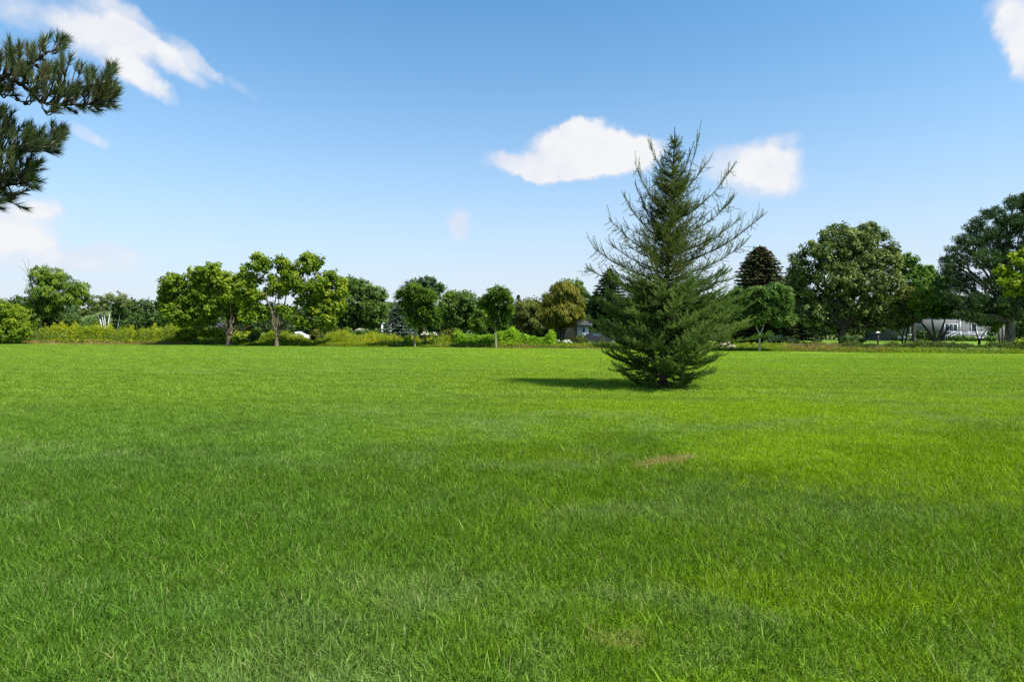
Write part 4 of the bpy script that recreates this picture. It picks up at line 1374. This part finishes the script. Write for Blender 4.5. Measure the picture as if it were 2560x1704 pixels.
tree('broadleaf_tree', 'dark green crown peeping over the yellow-olive willow', 'tree', 1425, 88,
     [(1425, 714, 28, 15), (1400, 728, 24, 16), (1452, 738, 20, 20), (1378, 752, 22, 18), (1420, 760, 50, 26)], L_GREEN, B_DARK, r=.2, leaf=.24, clump=.5, style='leaf')
conifer('spruce_tree', 'dark spruce behind the left flank of the lone conifer', 'tree', 1524, 74, 668,
        [(668, 2), (690, 22), (720, 38), (770, 55), (820, 66), (850, 70)], L_SPRUCE, r=.22, card=.34, droop=.22)
conifer('spruce_tree', 'shorter dark spruce between the yellow willow and lone conifer', 'tree', 1490, 84, 728,
        [(728, 2), (755, 24), (800, 34), (850, 38)], L_SPRUCE, r=.18, card=.36, droop=.22)
tree('broadleaf_tree', 'dark tree hidden behind the middle of the lone conifer', 'tree', 1640, 80,
     [(1600, 770, 45, 40), (1680, 760, 50, 40), (1740, 775, 45, 38), (1640, 810, 80, 30), (1760, 815, 50, 28), (1790, 760, 30, 30)], L_DARK, B_DARK, r=.25, leaf=.26, clump=.55)
conifer('spruce_tree', 'broad dark spruce with a brown cone laden top', 'tree', 1900, 76, 616,
        [(616, 12), (630, 28), (650, 42), (672, 52), (700, 64), (740, 72), (790, 80), (855, 88)], L_CONE, r=.25, card=.36, droop=.2, brown_top=.3, per=1.15)
conifer('spruce_tree', 'dark spruce in the shade between the cone laden one and big silvery tree', 'tree', 1985, 79, 672,
        [(672, 4), (700, 30), (750, 46), (800, 56), (860, 62)], L_SPRUCE, r=.25, card=.36, droop=.22)
tree('young_tree', 'young pale trunked tree with feathery light green crown right of the lone conifer', 'tree', 1899, 46,
     [(1895, 745, 38, 24, .1), (1940, 730, 32, 20, .15), (1958, 762, 24, 24, .1), (1952, 795, 26, 18, .1), (1860, 765, 34, 22, .05), (1828, 792, 28, 18), (1880, 790, 40, 18), (1915, 760, 40, 26, .1), (1850, 735, 22, 14)],
     L_LOCUST, B_PALE, r=.075, leaf=.17, clump=.28, per=26, style='frond', twigs=8,
     stems=[([(1899, 880), (1899, 850), (1900, 835)], .085, .06), ([(1900, 836), (1907, 820), (1912, 800)], .05, .03), ([(1900, 836), (1893, 822), (1888, 805)], .05, .03)])
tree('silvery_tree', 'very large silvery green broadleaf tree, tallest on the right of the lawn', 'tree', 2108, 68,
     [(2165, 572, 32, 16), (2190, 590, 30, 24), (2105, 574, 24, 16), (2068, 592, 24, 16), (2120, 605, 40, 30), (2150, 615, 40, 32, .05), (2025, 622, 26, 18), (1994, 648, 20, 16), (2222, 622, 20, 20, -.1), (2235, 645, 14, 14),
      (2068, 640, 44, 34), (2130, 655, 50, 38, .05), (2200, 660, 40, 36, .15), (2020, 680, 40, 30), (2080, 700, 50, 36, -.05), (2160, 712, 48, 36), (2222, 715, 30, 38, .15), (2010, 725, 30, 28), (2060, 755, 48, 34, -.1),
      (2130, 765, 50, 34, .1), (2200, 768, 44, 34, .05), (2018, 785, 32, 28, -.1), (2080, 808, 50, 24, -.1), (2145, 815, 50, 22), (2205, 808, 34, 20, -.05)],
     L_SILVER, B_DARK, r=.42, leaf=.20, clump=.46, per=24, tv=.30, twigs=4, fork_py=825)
tree('broadleaf_tree', 'leafy green tree in the gap between silvery tree and tall pine', 'tree', 2285, 88,
     [(2262, 652, 22, 16), (2275, 675, 28, 22), (2312, 682, 26, 18, -.05), (2338, 705, 20, 16, -.05), (2290, 715, 46, 30), (2340, 735, 30, 24, -.1), (2270, 745, 30, 24)], L_FRESH, B_DARK, r=.22, leaf=.25, clump=.5)
tree('crabapple_tree', 'small pale green tree with thin crossing stems right of the silvery tree', 'tree', 2258, 62,
     [(2272, 735, 24, 20), (2250, 760, 26, 20), (2280, 775, 26, 20, .1), (2240, 790, 22, 14), (2268, 798, 26, 12, .05), (2236, 812, 18, 12), (2262, 812, 16, 8)], L_OLIVE, B_DARK, r=.08, leaf=.17, clump=.34, dens=1.0,
     stems=[([(2257, 868), (2256, 845), (2262, 815)], .10, .05), ([(2260, 868), (2266, 842), (2270, 808)], .09, .05), ([(2257, 845), (2248, 830), (2240, 820)], .05, .03)])
tree('crabapple_tree', 'spreading multi stemmed tree with yellow-green top and dark lower leaves', 'tree', 2341, 60,
     [(2312, 735, 22, 12, .55), (2342, 727, 12, 7, .6), (2298, 755, 20, 12, .35), (2320, 765, 30, 18), (2352, 775, 34, 18, -.1), (2385, 778, 30, 16, -.15), (2302, 785, 20, 10)], L_MAPLE2, B_DARK, r=.1, leaf=.17, clump=.35, tint0=.3,
     stems=[([(2338, 866), (2328, 840), (2308, 812), (2292, 795)], .17, .06), ([(2341, 866), (2336, 835), (2330, 800)], .16, .07), ([(2343, 866), (2350, 835), (2362, 800)], .16, .06), ([(2345, 866), (2358, 838), (2378, 812)], .14, .05)])
tree('crabapple_tree', 'small dark tree on a single mossy stem before the white porch', 'tree', 2448, 60,
     [(2430, 785, 28, 12), (2468, 788, 28, 12), (2448, 775, 30, 14)], L_DARK, B_DARK, r=.1, leaf=.17, clump=.34,
     stems=[([(2448, 870), (2448, 852)], .13, .11), ([(2448, 853), (2440, 830), (2432, 805)], .07, .04), ([(2448, 853), (2460, 832), (2478, 810)], .06, .03)])
tree('pine_tree', 'huge dark pine with tufted crown and thick grey trunk at the right edge', 'tree', 2527, 57.5,
     [(2535, 512, 32, 12), (2570, 500, 40, 20), (2486, 528, 20, 12), (2500, 545, 36, 18), (2456, 552, 18, 12), (2432, 568, 14, 11), (2462, 585, 36, 20), (2402, 598, 16, 11), (2420, 615, 30, 18), (2376, 625, 14, 10), (2366, 652, 14, 11), (2362, 676, 14, 12),
      (2540, 565, 40, 26), (2500, 600, 36, 24), (2398, 655, 28, 20), (2445, 650, 34, 22), (2505, 650, 36, 26), (2550, 640, 34, 36), (2390, 700, 34, 26), (2440, 705, 36, 26), (2495, 710, 36, 26), (2545, 715, 36, 32),
      (2375, 738, 26, 20), (2425, 755, 38, 22), (2480, 765, 38, 22), (2535, 775, 38, 22), (2400, 785, 30, 12), (2440, 798, 36, 12), (2490, 798, 32, 12), (2465, 806, 26, 8), (2590, 560, 46, 40), (2600, 640, 50, 46), (2600, 720, 50, 40), (2650, 620, 50, 60), (2640, 720, 50, 50)],
     L_PINE, B_PINE, r=.36, leaf=.17, clump=.36, per=30, style='needle', fork_py=800, twigs=6, fill=.25, tv=.18)
tree('small_tree', 'small tree with clustered dark stems left of the thick pine trunk', 'tree', 2503, 61,
     [(2492, 815, 12, 14, .3), (2500, 800, 18, 10, .1), (2482, 830, 8, 9, .35)], L_MAPLE2, B_DARK, r=.07, leaf=.15, clump=.28, dens=.8,
     stems=[([(2500, 870), (2498, 845), (2494, 820)], .10, .05), ([(2504, 870), (2506, 845), (2505, 815)], .10, .05), ([(2508, 870), (2512, 848), (2516, 820)], .09, .05)])
tree('golden_tree', 'bright golden-green tree leaning in from the right edge', 'tree', 2625, 46,
     [(2548, 636, 20, 10, .1), (2552, 655, 24, 12, .1), (2512, 676, 20, 9, .15), (2545, 690, 32, 12), (2506, 702, 20, 8), (2550, 712, 32, 12), (2535, 730, 18, 7), (2600, 665, 40, 36), (2610, 715, 42, 34), (2660, 690, 40, 50)],
     L_YELLOW, B_BROWN, r=.13, leaf=.17, clump=.26, per=22, style='leaf', jag=.22)

# ------------------------------------------------------------------ shrubs of the planting strip
SH = [
    ('rounded_shrub', 'flat topped bright green shrub beneath the fanning maple limbs', 540, 68.5, [(520, 832, 24, 10, .2), (552, 832, 26, 10, .25)], L_MAPLE, .14),
    ('rounded_shrub', 'bright green shrub mound touching the thick maple trunk on its left', 488, 70, [(480, 832, 22, 11, .15), (462, 838, 20, 10, .1)], L_MAPLE, .14),
    ('leafy_shrub', 'leafy green shrub between the two maple trunks', 606, 66, [(600, 842, 20, 10, .1), (618, 838, 14, 9, .15)], L_MAPLE, .14),
    ('dark_sapling', 'small dark upright sapling between the two maple trunks', 636, 64, [(638, 838, 9, 10, -.1), (630, 845, 9, 10, -.1), (644, 830, 6, 6)], L_GREEN, .12),
    ('leafy_shrub', 'shoulder high olive shrub right of the slim maple trunk', 790, 66, [(790, 838, 14, 14), (800, 846, 14, 10)], L_OLIVE, .13),
    ('leafy_shrub', 'bushy green shrub with lighter top before the dense mid green tree', 868, 68, [(868, 832, 12, 14, .15), (850, 845, 22, 12), (880, 845, 16, 12)], L_GREEN, .13),
    ('leafy_shrub', 'rounded shrub left of the white arbour', 922, 70, [(918, 838, 16, 14), (938, 845, 18, 12, .1)], L_GREEN, .13),
    ('low_juniper', 'low blue-green mounded shrub at the lawn edge left of a young trunk', 998, 58.5, [(1000, 862, 16, 5), (1008, 860, 9, 6)], L_LOCUST, .1),
    ('goldenrod_clump', 'golden yellow flowering clump beside the first young trunk', 1022, 59.5, [(1022, 852, 11, 11), (1015, 858, 10, 8)], L_YELLOW, .1),
    ('leafy_shrub', 'low fresh green shrub right of the first young trunk', 1072, 58.5, [(1068, 860, 18, 9, .1), (1085, 856, 14, 9)], L_MAPLE, .11),
    ('leafy_shrub', 'tall brownish green shrub left of the broad leaved bed', 1120, 62, [(1112, 845, 20, 18), (1135, 838, 20, 16, .2), (1098, 850, 14, 12)], L_OLIVE, .12),
    ('leafy_shrub', 'small open shrub near the garage end of the strip', 1452, 60, [(1450, 850, 11, 12), (1460, 856, 9, 9)], L_OLIVE, .1),
    ('leafy_shrub', 'dark shrub behind the right hand hedge below the small pale tree', 2290, 58, [(2288, 868, 14, 9), (2310, 862, 12, 10)], L_GREEN, .12),
    ('leafy_shrub', 'yellow-green shrub low beside the multi stemmed tree foot', 2330, 52, [(2325, 868, 12, 8, .2), (2350, 876, 16, 6, .3)], L_MAPLE, .11),
    ('leafy_shrub', 'bright yellow-green shrub at the right edge before the thick pine trunk', 2545, 45, [(2548, 862, 12, 14, .3), (2560, 868, 14, 16, .1), (2534, 874, 13, 9, .1)], L_MAPLE, .11),
    ('leafy_shrub', 'rounded shrub in front of the white porch railing', 2400, 92, [(2400, 846, 20, 6), (2385, 846, 12, 5)], L_GREEN, .14),
    ('leafy_shrub', 'low shrub at the right end of the white porch', 2437, 92, [(2435, 847, 12, 5), (2470, 846, 14, 6, .1)], L_GREEN, .14),
    ('leafy_shrub', 'dense shrub at the foot of the big silvery tree', 2120, 63, [(2120, 852, 18, 10, -.1), (2140, 850, 16, 10)], L_DARK, .13),
    ('leafy_shrub', 'rounded green shrub against the left end of the grey house wall', 2315, 90, [(2308, 838, 16, 10), (2330, 842, 14, 7)], L_DARK, .14),
    ('evergreen_shrub', 'black-green shrub in deep shade right of the young pale trunk', 1950, 62, [(1945, 855, 26, 16, -.2), (1975, 858, 24, 14, -.2), (1925, 856, 16, 14, -.2)], L_SPRUCE, .14),
]
for nm, lab, px, d, lb, mt, lf in SH:
    tree(nm, lab, 'shrub', px, d, lb, mt, B_DARK, r=.03, leaf=lf, clump=.22, per=22, twigs=5, fill=.4, dens=1.1)


def flower_shrub(label, px, d, lobes, nfl):
    o = tree('hydrangea_shrub', label, 'shrub', px, d, lobes, L_GREEN, B_DARK, r=.03, leaf=.12, clump=.22, per=18, twigs=4)
    fm = MB()
    lb = px_lobes(lobes, d)
    for _ in range(nfl):
        c0, rr, _t = lb[rng.integers(len(lb))]
        u = unit(rng.normal(size=3)); u[1] = -abs(u[1]); u[2] = abs(u[2])
        c = c0 + u * np.asarray(rr) * 1.02
        k = 22
        o3 = unit(rng.normal(size=(k, 3)))
        fm.cards(c + o3 * .10 * np.array([1, 1, .75]), rng.normal(size=(k, 3)), o3, np.full(k, .09), np.full(k, .08), .5)
    fl = fm.build('flower_heads', M_FLOWER, o); fl['kind'] = 'stuff'


tree('evergreen_shrub', 'dark evergreen screen low behind the left part of the fanning maple', 'shrub', 470, 92, [(430, 812, 30, 16, -.1), (475, 815, 34, 18), (515, 812, 26, 16, -.1)], L_DARK, B_DARK, leaf=.2, clump=.4)
tree('evergreen_shrub', 'dark evergreen screen seen between the trunks of the two maples', 'shrub', 640, 92, [(600, 815, 26, 16, -.1), (640, 812, 30, 20, -.05), (680, 818, 28, 14, -.1), (575, 822, 14, 12)], L_DARK, B_DARK, leaf=.2, clump=.4)
tree('evergreen_shrub', 'dark evergreen screen right of the slim forked maple trunk', 'shrub', 780, 92, [(725, 822, 12, 12, -.1), (785, 815, 28, 18, -.1), (820, 820, 24, 14)], L_DARK, B_DARK, leaf=.2, clump=.4)
flower_shrub('white flowering hydrangea before the dense mid green tree', 903, 78, [(900, 829, 14, 7), (916, 830, 10, 6)], 26)
flower_shrub('cream flowering hydrangea right of the first young trunk', 1074, 63, [(1066, 838, 12, 8), (1084, 840, 12, 8)], 30)
flower_shrub('white flowering shrub at the foot of the yellow-olive willow', 1412, 62, [(1402, 858, 12, 7), (1418, 858, 10, 8)], 14)
flower_shrub('pale flowering shrub below the window of the grey house', 2275, 92, [(2250, 846, 14, 5), (2290, 846, 20, 5)], 60)


# ------------------------------------------------------------------ masses nobody could count
def strip(name, specs, mats_default=None):
    """specs: (px0, px1, d_front offset, depth, height m, n, kind, palette index)"""


def herb_band(name, mat, px0, px1, off0, off1, h0, h1, n, style, tint0=.5, tv=.2, w=.05, label=None):
    mb = MB()
    px = rng.uniform(px0, px1, n)
    d = np.array([edge_d(p) for p in px]) + rng.uniform(off0, off1, n)
    x = (px - CX) / F * d
    # uneven heights: slow waves plus noise
    kn = np.arange(px0 - 40, px1 + 60, 9.0); kv = rng.normal(0, .17, len(kn)) + np.interp(kn, kn[::5], rng.normal(0, .16, len(kn[::5])))
    wv = np.interp(px, kn, kv)
    edge = np.clip((np.array(d) - np.array([edge_d(p) for p in px]) - off0) / max(.6, (off1 - off0) * .4), 0.25, 1)
    H = (h0 + (h1 - h0) * rng.beta(2, 2, n)) * (1 + wv) * edge
    tint = np.clip(tint0 + rng.normal(0, tv, n) + .5 * wv, 0, 1)
    if style == 'blade':
        k = 5
        b = np.repeat(np.stack([x, d, np.zeros(n)], -1), k, 0) + rng.normal(size=(n * k, 3)) * [.10, .10, 0]
        dr = unit(rng.normal(size=(n * k, 3)) * [.22, .22, 0] + [0, 0, 1])
        hh = np.repeat(H, k) * rng.uniform(.6, 1.1, n * k)
        nr = np.stack([rng.normal(size=n * k), rng.normal(size=n * k), np.zeros(n * k)], -1)
        mb.cards(b + dr * hh[:, None] * .5, dr, nr, hh, np.full(n * k, w), np.repeat(tint, k))
    else:
        # leafy stems: leaf faces all the way up
        k = 12
        u = np.tile(np.linspace(.08, 1, k), n)
        hh = np.repeat(H, k)
        c = np.repeat(np.stack([x, d, np.zeros(n)], -1), k, 0) + rng.normal(size=(n * k, 3)) * [.10, .10, .03]
        c[:, 2] += u * hh
        a = rng.uniform(0, 6.28, n * k)
        ax = np.stack([np.cos(a), np.sin(a), rng.uniform(-.4, .6, n * k)], -1)
        nr = unit(np.array([0, 0, 1.0]) + rng.normal(size=(n * k, 3)) * .5)
        L = w * rng.uniform(1.6, 3.2, n * k)
        ti = np.clip(np.repeat(tint, k) + rng.normal(0, .1, n * k) + (u > .85) * .15, 0, 1)
        mb.cards(c, ax, nr, L, L * .42, ti)
    o = mb.build(name, mat)
    return tag(o, kind='stuff')


L_HERB = leaf_mat('meadow_green', (0.045, 0.090, 0.010), (0.105, 0.165, 0.014), (0.210, 0.250, 0.020), 0.38)
L_GOLD = leaf_mat('goldenrod_meadow', (0.070, 0.120, 0.010), (0.150, 0.205, 0.012), (0.300, 0.310, 0.020), 0.38)
L_TAN = leaf_mat('dry_grass', (0.090, 0.095, 0.025), (0.200, 0.160, 0.070), (0.330, 0.240, 0.130), 0.3)
L_BED = leaf_mat('broad_leaf_bed', (0.045, 0.110, 0.010), (0.105, 0.210, 0.014), (0.190, 0.320, 0.022), 0.42)
L_HEDGE = leaf_mat('low_hedge_leaf', (0.014, 0.032, 0.010), (0.034, 0.060, 0.016), (0.075, 0.105, 0.025), 0.25)
L_TALLG = leaf_mat('tall_green_grass', (0.040, 0.085, 0.022), (0.085, 0.140, 0.034), (0.150, 0.200, 0.050), 0.35)

herb_band('tall_grass', L_TALLG, -300, 150, .8, 7, 1.2, 1.7, 3600, 'blade', .55, .2, .05)
herb_band('meadow_plants', L_GOLD, 120, 470, .8, 9, 1.25, 2.1, 2800, 'leaf', .42, .25, .10)
herb_band('meadow_plants', L_HERB, 100, 480, .6, 8, 1.1, 1.9, 2400, 'leaf', .42, .25, .09)
herb_band('tall_grass', L_TALLG, 100, 560, .4, 5, .7, 1.6, 1600, 'blade', .4, .25, .04)
herb_band('meadow_plants', L_HERB, -700, 120, 3, 12, 1.3, 1.9, 2600, 'leaf', .5, .2, .12)
herb_band('meadow_plants', L_HERB, 430, 720, 1.4, 9, 0.95, 1.7, 4200, 'leaf', .5, .22, .10)
herb_band('meadow_plants', L_HERB, 690, 1000, .9, 9, 0.65, 1.45, 4000, 'leaf', .6, .22, .09)
herb_band('goldenrod', L_GOLD, 840, 1110, .5, 6, 0.6, 1.15, 2200, 'blade', .65, .22, .05)
herb_band('meadow_plants', L_HERB, 1080, 1160, .8, 7, 0.6, 1.2, 800, 'leaf', .5, .22, .09)
herb_band('broad_leaf_bed', L_BED, 1140, 1385, 1.0, 6, 0.85, 1.45, 3600, 'leaf', .5, .25, .115)
herb_band('dry_grass', L_TAN, 0, 480, .0, .9, 0.25, 0.5, 2400, 'blade', .5, .25, .03)
herb_band('dry_grass', L_TAN, 1080, 1600, .0, 1.0, 0.15, 0.55, 1300, 'blade', .45, .3, .02)
herb_band('low_weeds', L_HERB, 1080, 1620, .3, 2.0, 0.2, 0.5, 2200, 'leaf', .5, .25, .05)
herb_band('low_weeds', L_HERB, 560, 1100, .0, .9, 0.15, 0.4, 2400, 'leaf', .45, .25, .05)
herb_band('dry_grass', L_TAN, 1960, 2240, .0, 2.0, 0.15, 0.75, 1300, 'blade', .45, .3, .018)
herb_band('low_weeds', L_HERB, 1700, 2260, .0, 1.6, 0.12, 0.34, 2200, 'leaf', .45, .25, .045)
herb_band('low_weeds', L_HERB, 1360, 2000, .6, 10, 0.2, 0.5, 3000, 'leaf', .35, .25, .07)
herb_band('low_hedge', L_HEDGE, 1990, 2700, 2.0, 6.5, 0.42, 0.62, 6000, 'leaf', .45, .22, .06)
herb_band('low_weeds', L_HERB, 2180, 2900, .0, 1.8, 0.15, 0.34, 2600, 'leaf', .45, .25, .045)
herb_band('groundcover', L_LOCUST, 2350, 2500, .3, 1.3, 0.2, 0.36, 500, 'leaf', .85, .15, .05)
herb_band('meadow_plants', L_HERB, 2700, 3600, 1, 6, 0.5, 1.0, 1500, 'leaf', .45, .2, .1)


# undergrowth behind the strip, far wood along the horizon
def mass(name, mat, d0, d1, x_of, hts, n, leaf, clump, per, tint0=.45, tv=.2):
    mb = MB()
    lb = []
    for _ in range(n):
        px = rng.uniform(*x_of)
        d = rng.uniform(d0, d1)
        hgt = float(np.interp(px, [h_[0] for h_ in hts], [h_[1] for h_ in hts])) * rng.uniform(.7, 1.15)
        rr = hgt * rng.uniform(.42, .62)
        c0 = np.array([(px - CX) / F * d, d, hgt * .5])
        lb.append((c0, (rr, rr, hgt * .5), rng.normal(0, .12)))
    crown(mb, lb, leaf, clump, per, .8, 'leaf', .1, tint0, tv, .14)
    tag(mb.build(name, mat), kind='stuff')


mass('undergrowth', L_DARK, 118, 128, (-500, 1500), [(-500, 4), (200, 3.6), (400, 5), (900, 4.8), (1050, 6.4), (1300, 6.6), (1500, 6.5)], 190, .42, .8, 12)
mass('undergrowth', L_DARK, 108, 122, (1500, 3300), [(1500, 7), (2200, 7), (3300, 9)], 90, .42, .9, 12)
mass('far_wood', L_FAR, 230, 300, (-900, 3500), [(-900, 13), (100, 11), (240, 8), (420, 11), (1000, 14), (3500, 16)], 210, 1.0, 2.0, 10)
mb = MB()
lb = []
for _ in range(170):
    x = rng.uniform(-520, 420); y = rng.uniform(385, 470)
    hz = float(np.interp(x, xs, prof))
    lb.append((np.array([x, y, hz + 2.5]), (9, 7, 5.5), rng.normal(0, .1)))
crown(mb, lb, 1.8, 3.2, 8, .8, 'leaf', .0, .4, .2, .14)
tag(mb.build('far_wood', L_FAR), kind='stuff')
